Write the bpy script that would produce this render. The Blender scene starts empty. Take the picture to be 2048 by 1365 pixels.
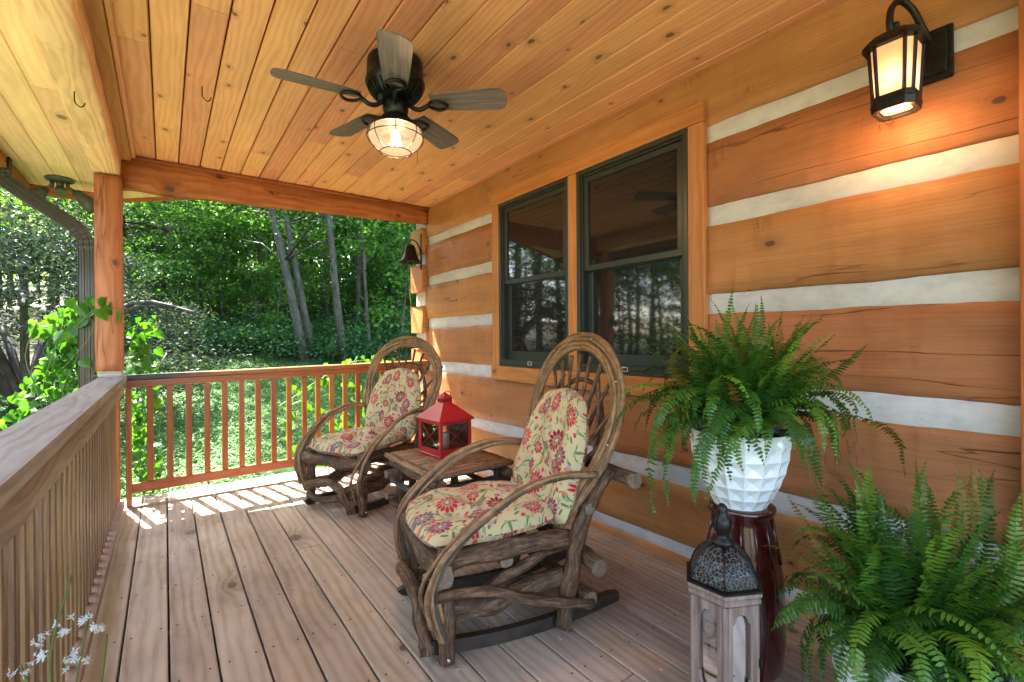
import bpy, math, random
import numpy as np
from mathutils import Vector, Matrix, noise as mnoise

random.seed(7)
rng = np.random.default_rng(11)
sc = bpy.context.scene
C = sc.collection
pi = math.pi

# ------------------------------------------------------------------ camera
YAW = math.atan(694 / 940.); ROLL = math.radians(.35)
Fv = Vector((math.sin(YAW), math.cos(YAW), 0)); R0 = Vector((math.cos(YAW), -math.sin(YAW), 0)); U0 = Vector((0, 0, 1))
Rv = R0 * math.cos(ROLL) - U0 * math.sin(ROLL); Uv = U0 * math.cos(ROLL) + R0 * math.sin(ROLL)
cam_d = bpy.data.cameras.new('camera'); cam = bpy.data.objects.new('camera', cam_d); C.objects.link(cam)
cam.matrix_world = Matrix(((Rv.x, Uv.x, -Fv.x, 0), (Rv.y, Uv.y, -Fv.y, 0), (Rv.z, Uv.z, -Fv.z, 1.2), (0, 0, 0, 1)))
cam_d.sensor_width = 36; cam_d.lens = 940 / 2048 * 36; cam_d.shift_y = -4.2 / 2048
cam_d.clip_start = .05; cam_d.clip_end = 500
sc.camera = cam

# ------------------------------------------------------------------ sky, sun, exposure
to_sun = Vector((-.27, 1, 1.52)).normalized()
w = bpy.data.worlds.new('World'); sc.world = w; w.use_nodes = True
nt = w.node_tree; nt.nodes.clear()
sky = nt.nodes.new('ShaderNodeTexSky'); sky.sky_type = 'NISHITA'; sky.sun_disc = False
sky.sun_elevation = math.asin(to_sun.z); sky.sun_rotation = math.atan2(to_sun.x, to_sun.y)
sky.air_density = 1.0; sky.dust_density = 2.5; sky.ozone_density = .7
bg = nt.nodes.new('ShaderNodeBackground'); bg.inputs[1].default_value = .15
wo = nt.nodes.new('ShaderNodeOutputWorld'); nt.links.new(sky.outputs[0], bg.inputs[0]); nt.links.new(bg.outputs[0], wo.inputs[0])
sl = bpy.data.lights.new('sun', 'SUN'); sun = bpy.data.objects.new('sun', sl); C.objects.link(sun)
sl.energy = 4.8; sl.angle = math.radians(.55); sl.color = (1, .95, .86)
sun.rotation_euler = to_sun.to_track_quat('Z', 'Y').to_euler()
sc.view_settings.view_transform = 'Standard'; sc.view_settings.look = 'None'; sc.view_settings.gamma = 1
sc.view_settings.use_curve_mapping = False; sc.view_settings.exposure = 3.95
cy = sc.cycles
cy.use_denoising = True
cy.max_bounces = 8; cy.diffuse_bounces = 5; cy.glossy_bounces = 3; cy.transmission_bounces = 5; cy.transparent_max_bounces = 12
cy.sample_clamp_indirect = 8; cy.caustics_reflective = False; cy.caustics_refractive = False

# ------------------------------------------------------------------ helpers
def tag(o, label=None, cat=None, group=None, kind=None):
    if label: o['label'] = label
    if cat: o['category'] = cat
    if group: o['group'] = group
    if kind: o['kind'] = kind
    return o

def empty(name, loc=(0, 0, 0), rz=0, label=None, cat=None, group=None, kind=None, parent=None):
    o = bpy.data.objects.new(name, None); C.objects.link(o); o.empty_display_size = .1
    o.location = loc; o.rotation_euler = (0, 0, rz)
    if parent: o.parent = parent
    return tag(o, label, cat, group, kind)

def link(name, me, m=None, parent=None):
    o = bpy.data.objects.new(name, me); C.objects.link(o)
    if m is not None and not me.materials: me.materials.append(m)
    if parent is not None: o.parent = parent
    return o

class MB:
    def __init__(s): s.v = []; s.f = []; s.mi = []; s.cur = 0; s.smooth = []; s.st = {}
    def add(s, vs, fs, smooth=False):
        b = len(s.v); s.v += [tuple(x) for x in vs]
        for f in fs: s.f.append(tuple(b + i for i in f)); s.mi.append(s.cur); s.smooth.append(smooth)
        return s
    def box(s, x0, x1, y0, y1, z0, z1, bev=0, M=None):
        if bev <= 0:
            vs = [(x, y, z) for x in (x0, x1) for y in (y0, y1) for z in (z0, z1)]
            fs = [(0, 1, 3, 2), (4, 6, 7, 5), (0, 4, 5, 1), (2, 3, 7, 6), (0, 2, 6, 4), (1, 5, 7, 3)]
        else:
            vs = []; idx = {}
            for i, x in enumerate((x0, x1)):
                for j, y in enumerate((y0, y1)):
                    for k, z in enumerate((z0, z1)):
                        sx, sy, sz = (1 - 2 * i) * bev, (1 - 2 * j) * bev, (1 - 2 * k) * bev
                        idx[i, j, k] = len(vs)
                        vs += [(x, y + sy, z + sz), (x + sx, y, z + sz), (x + sx, y + sy, z)]
            I = lambda i, j, k, a: idx[i, j, k] + a
            fs = []
            for i in (0, 1): fs.append([I(i, 0, 0, 0), I(i, 1, 0, 0), I(i, 1, 1, 0), I(i, 0, 1, 0)])
            for j in (0, 1): fs.append([I(0, j, 0, 1), I(1, j, 0, 1), I(1, j, 1, 1), I(0, j, 1, 1)])
            for k in (0, 1): fs.append([I(0, 0, k, 2), I(1, 0, k, 2), I(1, 1, k, 2), I(0, 1, k, 2)])
            for j in (0, 1):
                for k in (0, 1): fs.append([I(0, j, k, 1), I(1, j, k, 1), I(1, j, k, 2), I(0, j, k, 2)])
            for i in (0, 1):
                for k in (0, 1): fs.append([I(i, 0, k, 0), I(i, 1, k, 0), I(i, 1, k, 2), I(i, 0, k, 2)])
            for i in (0, 1):
                for j in (0, 1): fs.append([I(i, j, 0, 0), I(i, j, 1, 0), I(i, j, 1, 1), I(i, j, 0, 1)])
            for i in (0, 1):
                for j in (0, 1):
                    for k in (0, 1): fs.append([I(i, j, k, 0), I(i, j, k, 1), I(i, j, k, 2)])
            c = Vector(((x0 + x1) / 2, (y0 + y1) / 2, (z0 + z1) / 2)); out = []
            for f in fs:
                p = [Vector(vs[a]) for a in f]; n = (p[1] - p[0]).cross(p[2] - p[0]); m = sum(p, Vector()) / len(p)
                out.append(tuple(f) if n.dot(m - c) > 0 else tuple(reversed(f)))
            fs = out
        if M is not None: vs = [tuple(M @ Vector(v)) for v in vs]
        return s.add(vs, fs)
    def tube(s, path, rad, n=8, cap=True, jit=0, smooth=True, squash=None):
        P = [Vector(p) for p in path]; m = len(P)
        if isinstance(rad, (int, float)): rad = [rad] * m
        ref = None; vs = []; ln = 0.; b00 = len(s.v); r_ref = sum(rad) / m
        for i in range(m):
            if i: ln += (P[i] - P[i - 1]).length
            t = (P[min(i + 1, m - 1)] - P[max(i - 1, 0)]).normalized()
            if ref is None: ref = Vector((0, 0, 1)) if abs(t.z) < .9 else Vector((1, 0, 0))
            a = (ref - t * ref.dot(t)).normalized(); b = t.cross(a); ref = a
            for k in range(n):
                th = 2 * pi * k / n
                r = rad[i]; s.st[b00 + i * n + k] = (math.cos(th) * r_ref, math.sin(th) * r_ref, ln)
                if jit: r *= 1 + jit * (mnoise.noise(Vector((P[i].x * 9 + math.cos(th) * 1.6, P[i].y * 9 + math.sin(th) * 1.6, P[i].z * 9 + k * .3))))
                vs.append(P[i] + a * (math.cos(th) * r * (squash or 1)) + b * (math.sin(th) * r))
        fs = [(i * n + k, i * n + (k + 1) % n, (i + 1) * n + (k + 1) % n, (i + 1) * n + k) for i in range(m - 1) for k in range(n)]
        s.add(vs, fs, smooth)
        if cap:
            b0 = len(s.v) - m * n
            for f in (tuple(reversed(range(b0, b0 + n))), tuple(range(b0 + (m - 1) * n, b0 + m * n))):
                s.f.append(f); s.mi.append(getattr(s, 'capmat', s.cur)); s.smooth.append(False)
        return s
    def lathe(s, prof, n=24, c=(0, 0, 0), smooth=True, closed=False):
        vs = [(c[0] + r * math.cos(2 * pi * k / n), c[1] + r * math.sin(2 * pi * k / n), c[2] + z) for r, z in prof for k in range(n)]
        fs = [(i * n + k, i * n + (k + 1) % n, (i + 1) * n + (k + 1) % n, (i + 1) * n + k) for i in range(len(prof) - 1) for k in range(n)]
        return s.add(vs, fs, smooth)
    def build(s, name, m=None, parent=None, loc=None):
        me = bpy.data.meshes.new(name); me.from_pydata(s.v, [], s.f)
        ms = m if isinstance(m, (list, tuple)) else [m]
        for x in ms:
            if x is not None: me.materials.append(x)
        me.polygons.foreach_set('material_index', s.mi); me.polygons.foreach_set('use_smooth', s.smooth)
        me.update()
        if s.st:
            at = me.attributes.new('straight', 'FLOAT_VECTOR', 'POINT'); arr = np.array([s.st.get(i, s.v[i]) for i in range(len(s.v))], np.float32); at.data.foreach_set('vector', arr.reshape(-1))
        o = bpy.data.objects.new(name, me); C.objects.link(o)
        if parent is not None: o.parent = parent
        if loc: o.location = loc
        return o

def spline(pts, n=6):
    P = [Vector(p) for p in pts]; out = []
    for i in range(len(P) - 1):
        p0 = P[max(i - 1, 0)]; p1 = P[i]; p2 = P[i + 1]; p3 = P[min(i + 2, len(P) - 1)]
        for k in range(n):
            t = k / n
            out.append(.5 * ((2 * p1) + (p2 - p0) * t + (2 * p0 - 5 * p1 + 4 * p2 - p3) * t * t + (3 * p1 - p0 - 3 * p2 + p3) * t ** 3))
    out.append(P[-1]); return out

def copy_tree(o, parent=None):
    c = o.copy(); C.objects.link(c)
    if parent is not None: c.parent = parent
    for ch in o.children[:]:
        copy_tree(ch, c)
    return c

def _n(): pass
def hewn(name, x0, x1, y0, y1, z0, z1, amp, step, m, parent=None, bev=.012, edgeamp=0, seed=0, cor=None, eamp_scale=2.2):
    """a hewn timber: box subdivided on its long axis with wavering edges and adze facets. cor: optional fn (x,y,z)->(x,y,z)"""
    L = [(x1 - x0), (y1 - y0), (z1 - z0)]; ax = L.index(max(L)); ot = [a for a in range(3) if a != ax]
    lo = [x0, y0, z0]; hi = [x1, y1, z1]; n = max(2, int(L[ax] / step)); mb = MB()
    a, b = ot
    # cross-section ring with bevels and subdivisions
    def side(p, q, k): return [(p[0] + (q[0] - p[0]) * i / k, p[1] + (q[1] - p[1]) * i / k) for i in range(k)]
    ka = max(1, int(L[a] / (step * 1.3))); kb = max(1, int(L[b] / (step * 1.3)))
    A0, A1, B0, B1 = lo[a], hi[a], lo[b], hi[b]; e = bev
    ring = side((A0 + e, B0), (A1 - e, B0), ka) + [(A1 - e, B0)] + side((A1, B0 + e), (A1, B1 - e), kb) + [(A1, B1 - e)] + side((A1 - e, B1), (A0 + e, B1), ka) + [(A0 + e, B1)] + side((A0, B1 - e), (A0, B0 + e), kb) + [(A0, B0 + e)]
    r = len(ring); vs = []
    for i in range(n + 1):
        t = lo[ax] + L[ax] * i / n
        for (pa, pb) in ring:
            v = [0, 0, 0]; v[ax] = t; v[a] = pa; v[b] = pb
            q = Vector(v) * 3.0 + Vector((seed * 3.1, seed * 1.7, seed))
            q[ax] *= eamp_scale
            da = mnoise.noise(q) * amp + mnoise.noise(q * 4.7) * amp * .5
            db = mnoise.noise(q + Vector((9, 5, 1))) * amp + mnoise.noise(q * 4.1 + Vector((3, 3, 3))) * amp * .5
            if edgeamp:
                q2 = Vector((0, 0, 0)); q2[ax] = t * 2.2; q2[b] = round((pb - B0) / max(B1 - B0, 1e-6)) * 7 + seed
                db += mnoise.noise(q2) * edgeamp
            v[a] += da; v[b] += db
            if cor: v = cor(*v)
            vs.append(tuple(v))
    fs = []
    for i in range(n):
        for k in range(r):
            fs.append((i * r + k, i * r + (k + 1) % r, (i + 1) * r + (k + 1) % r, (i + 1) * r + k))
    fs += [tuple(range(r)), tuple(reversed(range(n * r, n * r + r)))]
    mb.add(vs, fs, True)
    for q in (-1, -2): mb.smooth[q] = False
    o = mb.build(name, m, parent)
    # consistent outward normals
    import bmesh
    bm = bmesh.new(); bm.from_mesh(o.data); bmesh.ops.recalc_face_normals(bm, faces=bm.faces); bm.to_mesh(o.data); bm.free()
    return o

# ------------------------------------------------------------------ materials
class NT:
    def __init__(s, name):
        s.m = bpy.data.materials.new(name); s.m.use_nodes = True; s.t = s.m.node_tree; s.t.nodes.clear()
        s.out = s.t.nodes.new('ShaderNodeOutputMaterial')
    def n(s, ty, **k):
        x = s.t.nodes.new('ShaderNode' + ty)
        for a, b in k.items(): setattr(x, a, b)
        return x
    def l(s, a, b): s.t.links.new(a, b)
    def setin(s, sock, v):
        if hasattr(v, 'is_linked') or isinstance(v, bpy.types.NodeSocket): s.l(v, sock)
        else:
            if hasattr(sock.default_value, '__len__') and not hasattr(v, '__len__'): v = (v,) * len(sock.default_value)
            if hasattr(sock.default_value, '__len__') and len(v) == 3 and len(sock.default_value) == 4: v = (*v, 1)
            sock.default_value = v
    def math(s, op, a, b=0, c=None, clamp=False):
        x = s.n('Math', operation=op); x.use_clamp = clamp; s.setin(x.inputs[0], a); s.setin(x.inputs[1], b)
        if c is not None: s.setin(x.inputs[2], c)
        return x.outputs[0]
    def vec(s, x, y, z):
        q = s.n('CombineXYZ'); s.setin(q.inputs[0], x); s.setin(q.inputs[1], y); s.setin(q.inputs[2], z); return q.outputs[0]
    def sep(s, v): q = s.n('SeparateXYZ'); s.l(v, q.inputs[0]); return q.outputs
    def noise(s, v, scale=5, detail=2, rough=.5, dist=0, dim='3D'):
        q = s.n('TexNoise', noise_dimensions=dim); s.l(v, q.inputs['Vector']); s.setin(q.inputs['Scale'], scale); q.inputs['Detail'].default_value = detail
        q.inputs['Roughness'].default_value = rough; q.inputs['Distortion'].default_value = dist; return q.outputs[0]
    def vor(s, v, scale=5, dim='3D', feat='F1', rnd=1):
        q = s.n('TexVoronoi', voronoi_dimensions=dim, feature=feat); s.l(v, q.inputs['Vector']); q.inputs['Scale'].default_value = scale; q.inputs['Randomness'].default_value = rnd; return q
    def ramp(s, f, stops, interp='LINEAR'):
        q = s.n('ValToRGB'); s.l(f, q.inputs[0]); r = q.color_ramp; r.interpolation = interp
        while len(r.elements) < len(stops): r.elements.new(.5)
        for e, (p, c) in zip(r.elements, stops): e.position = p; e.color = (*c, 1) if hasattr(c, '__len__') else (c, c, c, 1)
        return q.outputs[0]
    def mix(s, f, a, b, mode='MIX'):
        q = s.n('Mix', data_type='RGBA', blend_type=mode); s.setin(q.inputs[0], f); s.setin(q.inputs[6], a); s.setin(q.inputs[7], b); return q.outputs[2]
    def map(s, f, a, b, c=0, d=1):
        q = s.n('MapRange'); s.setin(q.inputs[0], f); q.inputs[1].default_value = a; q.inputs[2].default_value = b; q.inputs[3].default_value = c; q.inputs[4].default_value = d; return q.outputs[0]
    def bump(s, h, strength=.3, dist=.01, nrm=None):
        q = s.n('Bump'); q.inputs['Strength'].default_value = strength; q.inputs['Distance'].default_value = dist; s.l(h, q.inputs['Height'])
        if nrm is not None: s.l(nrm, q.inputs['Normal'])
        return q.outputs[0]
    def pr(s, col, rough=.5, nrm=None, spec=.5, metal=0, coat=0, trans=0, ior=1.5, emit=None, es=0, alpha=None, coatr=.1, sheen=0):
        q = s.n('BsdfPrincipled'); s.setin(q.inputs['Base Color'], col); s.setin(q.inputs['Roughness'], rough)
        q.inputs['Specular IOR Level'].default_value = spec; s.setin(q.inputs['Metallic'], metal); q.inputs['Coat Weight'].default_value = coat
        q.inputs['Coat Roughness'].default_value = coatr; q.inputs['Transmission Weight'].default_value = trans; q.inputs['IOR'].default_value = ior
        q.inputs['Sheen Weight'].default_value = sheen
        if emit is not None: s.setin(q.inputs['Emission Color'], emit); s.setin(q.inputs['Emission Strength'], es)
        if nrm is not None: s.l(nrm, q.inputs['Normal'])
        s.l(q.outputs[0], s.out.inputs[0]); return q
    def tc(s, k='Object'): return s.n('TexCoord').outputs[k]

def simple(name, col, rough=.5, metal=0, spec=.5, coat=0, nscale=30, namp=.25, bump=.15, bd=.003):
    t = NT(name); v = t.tc(); n = t.noise(v, nscale, 4, .6); c = t.mix(t.map(n, .3, .7), tuple(x * (1 - namp) for x in col), tuple(min(1, x * (1 + namp)) for x in col))
    t.pr(c, t.map(n, .2, .8, max(rough - .1, .02), min(rough + .12, 1)), t.bump(n, bump, bd), spec, metal, coat); return t.m

def wood(name, light, mid, dark, along=1, across=0, ring=22, kscale=2.6, kdens=.25, kcol=(.1, .045, .02), rough=.55, bump=.35, vary=.22, cracks=0, grey=0, greycol=(.3, .28, .27), coat=0, ksize=.085, huev=.012, saw=0, dist=3.2, kasp=.62, fiber=.5, tonev=.3, con=.62, wav=3.0, adze=0, wear=0):
    t = NT(name); P = t.sep(t.tc()); rnd = t.n('ObjectInfo').outputs['Random']
    third = 3 - along - across
    A = t.math('ADD', P[along], t.math('MULTIPLY', rnd, 37.0)); B = t.math('ADD', P[across], t.math('MULTIPLY', rnd, 11.3)); D = P[third]
    B2 = t.math('ADD', B, D)
    # knots
    kv0 = t.vec(t.math('MULTIPLY', A, kasp), B2, 0)
    wob = t.noise(t.vec(A, B2, 0), 14, 2); wob2 = t.math('MULTIPLY', t.math('SUBTRACT', wob, .5), .035)
    kv = t.vec(t.math('MULTIPLY', A, kasp), t.math('ADD', B2, wob2), 0)
    vo = t.vor(kv, kscale, '2D'); kd = vo.outputs['Distance']; kr = t.sep(vo.outputs['Color'])
    gate = t.math('GREATER_THAN', kr[0], 1 - kdens)
    sz = t.math('MULTIPLY_ADD', kr[1], ksize * .8, ksize * .45)
    rel = t.math('DIVIDE', kd, sz)
    core = t.math('MULTIPLY', t.map(rel, .75, 1.0, 1, 0), gate); halo = t.math('MULTIPLY', t.map(rel, .9, 3.2, 1, 0), gate)
    # grain, bulging round the knots
    n1 = t.noise(t.vec(t.math('MULTIPLY', A, .9), t.math('MULTIPLY', B2, 5), D), 1.6, 3, .5)
    Bd = t.math('ADD', B2, t.math('MULTIPLY', t.math('SUBTRACT', n1, .5), .05 * dist)); Bd = t.math('ADD', Bd, t.math('MULTIPLY', halo, .05))
    ph = t.math('MULTIPLY', Bd, ring * 2 * pi)
    n2 = t.noise(t.vec(t.math('MULTIPLY', A, 1.2), t.math('MULTIPLY', B2, 14), D), 1, 2)
    g = t.math('MULTIPLY_ADD', t.math('SINE', t.math('MULTIPLY_ADD', n2, wav, ph)), .5, .5)
    g = t.math('POWER', g, 1.4)
    fib = t.noise(t.vec(t.math('MULTIPLY', A, 5), t.math('MULTIPLY', B2, 240), t.math('MULTIPLY', D, 60)), 1, 3, .6)
    f = t.math('ADD', t.math('MULTIPLY', g, 1 - fiber), t.math('MULTIPLY', fib, fiber))
    f = t.math('MULTIPLY_ADD', f, con, .42 * (1 - con))
    irr = t.noise(t.vec(t.math('MULTIPLY', A, 1.5), t.math('MULTIPLY', B2, 30), D), 1, 3, .6)
    f = t.math('ADD', f, t.math('MULTIPLY', t.math('SUBTRACT', irr, .5), .55))
    col = t.ramp(f, [(0, light), (.45, mid), (1, dark)])
    tone = t.noise(t.vec(t.math('MULTIPLY', A, 1.0), t.math('MULTIPLY', B2, 3.2), D), 1.6, 4, .6)
    hs = t.n('HueSaturation'); t.l(col, hs.inputs['Color'])
    t.l(t.math('MULTIPLY_ADD', rnd, huev * 2, .5 - huev), hs.inputs['Hue'])
    val = t.math('ADD', t.math('MULTIPLY_ADD', rnd, vary * 2, 1 - vary), t.math('MULTIPLY', t.math('SUBTRACT', tone, .5), tonev * 2))
    t.l(val, hs.inputs['Value']); col = hs.outputs[0]
    if wear:
        ws = t.noise(t.tc(), 2.1, 5, .68); col = t.mix(t.map(ws, .5, .72, 0, wear), col, t.mix(1, col, (.60, .56, .55), 'MULTIPLY')); sp_ = t.noise(t.tc(), 60, 2, .5); col = t.mix(t.map(sp_, .70, .76, 0, wear), col, (.10, .075, .06))
    if grey: col = t.mix(t.math('MULTIPLY', t.map(t.noise(t.vec(A, t.math('MULTIPLY', B2, 2.5), D), 2.2, 4, .65), .35, .68), grey), col, greycol)
    col = t.mix(t.math('MULTIPLY', halo, .38), col, t.mix(.5, dark, kcol))
    col = t.mix(t.math('MULTIPLY', core, .85), col, kcol)
    h = t.math('ADD', t.math('MULTIPLY', f, -.6), t.math('MULTIPLY', core, -.5))
    if cracks:
        cr = t.noise(t.vec(t.math('MULTIPLY', A, .34), t.math('MULTIPLY', B2, 5), D), 1.3, 4, .42)
        line = t.map(t.math('ABSOLUTE', t.math('SUBTRACT', cr, .5)), 0, .0038, 1, 0)
        gate2 = t.map(t.noise(t.vec(A, B2, D), 1.3, 2), .44, .52)
        line = t.math('MULTIPLY', t.math('MULTIPLY', line, gate2), cracks)
        # short cross-grain hewing ticks
        tk = t.noise(t.vec(t.math('MULTIPLY', A, 26), t.math('MULTIPLY', B2, 5), D), 1, 3, .6)
        tl = t.math('MULTIPLY', t.map(t.math('ABSOLUTE', t.math('SUBTRACT', tk, .5)), 0, .014, 1, 0), t.map(t.noise(t.vec(A, B2, D), 4.3, 2), .62, .7))
        line = t.math('MAXIMUM', line, t.math('MULTIPLY', tl, .7 * cracks))
        col = t.mix(t.math('MULTIPLY', line, .72), col, tuple(x * .26 for x in dark)); h = t.math('SUBTRACT', h, t.math('MULTIPLY', line, 1.6))
    if saw:
        sw = t.math('SINE', t.math('MULTIPLY', t.math('ADD', A, t.math('MULTIPLY', n1, .01)), 620)); h = t.math('ADD', h, t.math('MULTIPLY', sw, saw))
    nb = t.bump(h, bump, .004)
    if adze:
        az = t.noise(t.vec(t.math('MULTIPLY', A, 9), t.math('MULTIPLY', B2, 2.2), D), 1, 2, .4)
        st_ = t.noise(t.vec(t.math('MULTIPLY', A, 1.1), t.math('MULTIPLY', B2, 1.6), D), 1.7, 4, .65)
        col = t.mix(t.map(st_, .52, .75, 0, .45), col, t.mix(1, col, (.62, .52, .48), 'MULTIPLY')); col = t.mix(t.map(st_, .25, .45, .35, 0), col, t.mix(1, col, (1.25, 1.3, 1.4), 'MULTIPLY'))
        nb = t.bump(az, adze, .03, nb)
    t.pr(col, t.map(f, 0, 1, rough - .08, rough + .1), nb, .35, 0, coat, coatr=.35)
    return t.m

M = {}
M['ceil'] = wood('pine_ceiling', (.86, .475, .265), (.81, .385, .185), (.62, .235, .095), 1, 0, 34, 4.2, .72, (.13, .08, .06), .42, .22, .13, ksize=.05, grey=.16, greycol=(.42, .28, .17), con=.62, dist=2.2)
M['soffit'] = wood('pale_soffit', (.88, .62, .42), (.85, .54, .33), (.72, .40, .21), 1, 0, 24, 3.0, .3, (.2, .13, .08), .5, .22, .08, ksize=.06)
M['log'] = wood('hewn_log', (.47, .225, .098), (.40, .172, .065), (.25, .092, .034), 1, 2, 62, 3.4, .45, (.07, .04, .03), .5, .8, .12, cracks=1, ksize=.045, tonev=.42, dist=1.3, con=.62, wav=6.0, adze=.6, fiber=.82)
M['logx'] = wood('hewn_log_end', (.52, .22, .07), (.44, .17, .05), (.3, .1, .03), 0, 2, 20, 2.6, .2, (.1, .05, .03), .55, .4, .1)
M['beamx'] = wood('orange_beam', (0.416, 0.144, 0.048), (0.36, 0.104, 0.0304), (0.232, 0.06, 0.016), 0, 2, 16, 4.6, .62, (.07, .025, .012), .5, .6, .06, cracks=1, ksize=.1, tonev=.5, con=.9, adze=.7)
M['beamy'] = wood('front_beam', (.84, .56, .36), (.76, .45, .26), (.48, .24, .12), 1, 0, 26, 1.6, .3, (.2, .12, .07), .55, .5, .05, cracks=.7, ksize=.05, dist=4, tonev=.4, con=.75)
M['post'] = wood('orange_post', (0.428, 0.172, 0.0612), (0.367, 0.126, 0.0398), (0.245, 0.0688, 0.0199), 2, 0, 20, 4.2, .55, (.09, .04, .022), .5, .55, .05, cracks=.8, ksize=.11, dist=4, tonev=.4, con=.7)
M['trimz'] = wood('casing_vertical', (0.527, 0.234, 0.085), (0.459, 0.178, 0.0595), (0.323, 0.106, 0.0306), 2, 1, 24, 2.6, .22, (.13, .055, .03), .45, .35, .06, ksize=.06)
M['trimy'] = wood('casing_horizontal', (0.527, 0.234, 0.085), (0.459, 0.178, 0.0595), (0.323, 0.106, 0.0306), 1, 2, 24, 2.6, .3, (.13, .055, .03), .45, .35, .06, ksize=.07)
M['trimceil'] = wood('ceiling_trim', (.52, .27, .12), (.44, .2, .08), (.32, .13, .045), 1, 0, 26, 2.6, .15, (.13, .055, .03), .45, .35, .06)
M['deck'] = wood('deck_board', (.49, .385, .285), (.385, .295, .21), (.165, .112, .075), 1, 0, 24, 2.2, .26, (.09, .06, .045), .5, .4, .14, grey=.55, greycol=(.46, .40, .36), ksize=.06, tonev=.5, dist=2, adze=.06, con=.85, wear=.7, fiber=.62)
M['capgrey'] = wood('weathered_cap', (.33, .29, .26), (.25, .21, .185), (.12, .092, .075), 1, 0, 26, 1.6, .2, (.1, .07, .05), .55, .6, .05, grey=.6, greycol=(.34, .33, .33), dist=4, ksize=.05, con=.8)
M['subrail'] = wood('weathered_subrail', (0.289, 0.187, 0.128), (0.221, 0.132, 0.085), (0.119, 0.0638, 0.0382), 1, 2, 26, 1.6, .2, (.1, .06, .04), .6, .6, .05, grey=.3, dist=5)
M['balz'] = wood('brown_baluster', (0.202, 0.111, 0.0488), (0.159, 0.078, 0.0325), (0.0845, 0.0358, 0.0143), 2, 1, 34, 2.0, .12, (.06, .03, .02), .5, .4, .2, grey=.12, saw=.15)
M['railx'] = wood('orange_rail', (.30, .105, .020), (.25, .075, .013), (.16, .045, .007), 0, 2, 26, 2.0, .14, (.08, .03, .02), .4, .35, .06, coat=.15)
M['railz'] = wood('orange_baluster', (.30, .11, .020), (.25, .08, .013), (.16, .045, .007), 2, 0, 30, 2.0, .14, (.08, .03, .02), .4, .3, .1, coat=.15)
M['frieze'] = wood('frieze_board', (.40, .15, .045), (.33, .11, .03), (.22, .065, .015), 0, 2, 20, 2.0, .14, (.08, .03, .02), .5, .3, .06)
M['friezey'] = wood('frieze_board_side', (.40, .15, .045), (.33, .11, .03), (.22, .065, .015), 1, 2, 20, 2.0, .14, (.08, .03, .02), .5, .3, .06)
M['cleat'] = wood('weathered_block', (.42, .36, .3), (.33, .27, .22), (.2, .15, .12), 0, 2, 40, 2.0, .1, rough=.6)

def chink_mat():
    t = NT('chinking_mortar'); v = t.tc(); P = t.sep(v)
    n = t.noise(t.vec(t.math('MULTIPLY', P[1], .6), P[2], P[0]), 22, 5, .65); n2 = t.noise(v, 2.4, 3); sp = t.vor(v, 45).outputs['Distance']
    c = t.ramp(n, [(.25, (.48, .49, .51)), (.5, (.60, .615, .64)), (.8, (.68, .695, .72))]); c = t.mix(t.map(n2, .35, .7), c, t.mix(1, c, (.84, .82, .8), 'MULTIPLY'))
    pit = t.math('MULTIPLY', t.map(sp, .06, .12, 1, 0), t.map(t.noise(v, 6, 2), .6, .62)); c = t.mix(pit, c, (.2, .19, .18))
    t.pr(c, .85, t.bump(t.math('SUBTRACT', n, pit), .6, .004), .2); return t.m
M['chink'] = chink_mat()
M['black'] = simple('dark_bronze_metal', (.018, .016, .016), .42, .6, .5, 0, 60, .5, .2, .001)
M['fanmetal'] = simple('blackened_bronze', (.022, .026, .025), .36, .75, .5, 0, 40, .5, .1, .001)
M['sash'] = simple('green_black_sash', (.022, .032, .027), .4, 0, .5, 0, 80, .15, .02, .001)
M['sash2'] = simple('sash_inner', (.012, .017, .015), .45, 0, .5, 0, 80, .15, .02, .001)
M['brown_metal'] = simple('bronze_downspout', (.032, .023, .010), .38, .3, .5, .2, 50, .2, .03, .001)
M['lampgreen'] = simple('bronze_floodlight', (.075, .078, .06), .5, .2, .5, 0, 60, .2, .05, .001)
M['red'] = simple('red_lantern_paint', (.36, .012, .016), .42, 0, .5, .15, 60, .2, .06, .001)
M['latch'] = simple('pale_latch', (.6, .62, .6), .4)
M['nail'] = simple('nail_head', (.03, .025, .022), .6, .3)
M['clip'] = simple('steel_screw', (.5, .48, .45), .4, .8)
M['candle'] = simple('cream_candle', (.6, .55, .45), .5)
M['rope'] = simple('rope', (.45, .36, .26), .8)
M['soil'] = simple('potting_soil', (.03, .02, .014), .9, nscale=80, namp=.6, bump=.8, bd=.01)
M['sawn'] = simple('sawn_branch_end', (.17, .12, .08), .7, nscale=60, namp=.35, bump=.4)
M['burgundy'] = simple('oxblood_glaze', (.05, .006, .006), .14, 0, .6, .6, 5, .4, .05, .002)
M['whitepot'] = simple('white_glazed_pot', (.74, .78, .80), .22, 0, .5, .5, 8, .03, .02, .001)
M['interior'] = simple('dark_room', (.05, .045, .04), .9)
M['earthenfin'] = simple('iron_bracket', (.02, .015, .012), .6, .4)
M['gutter'] = simple('olive_soffit_metal', (.16, .17, .07), .4, .2)
M['roofing'] = simple('roof_shingle', (.06, .055, .05), .9)

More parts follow.
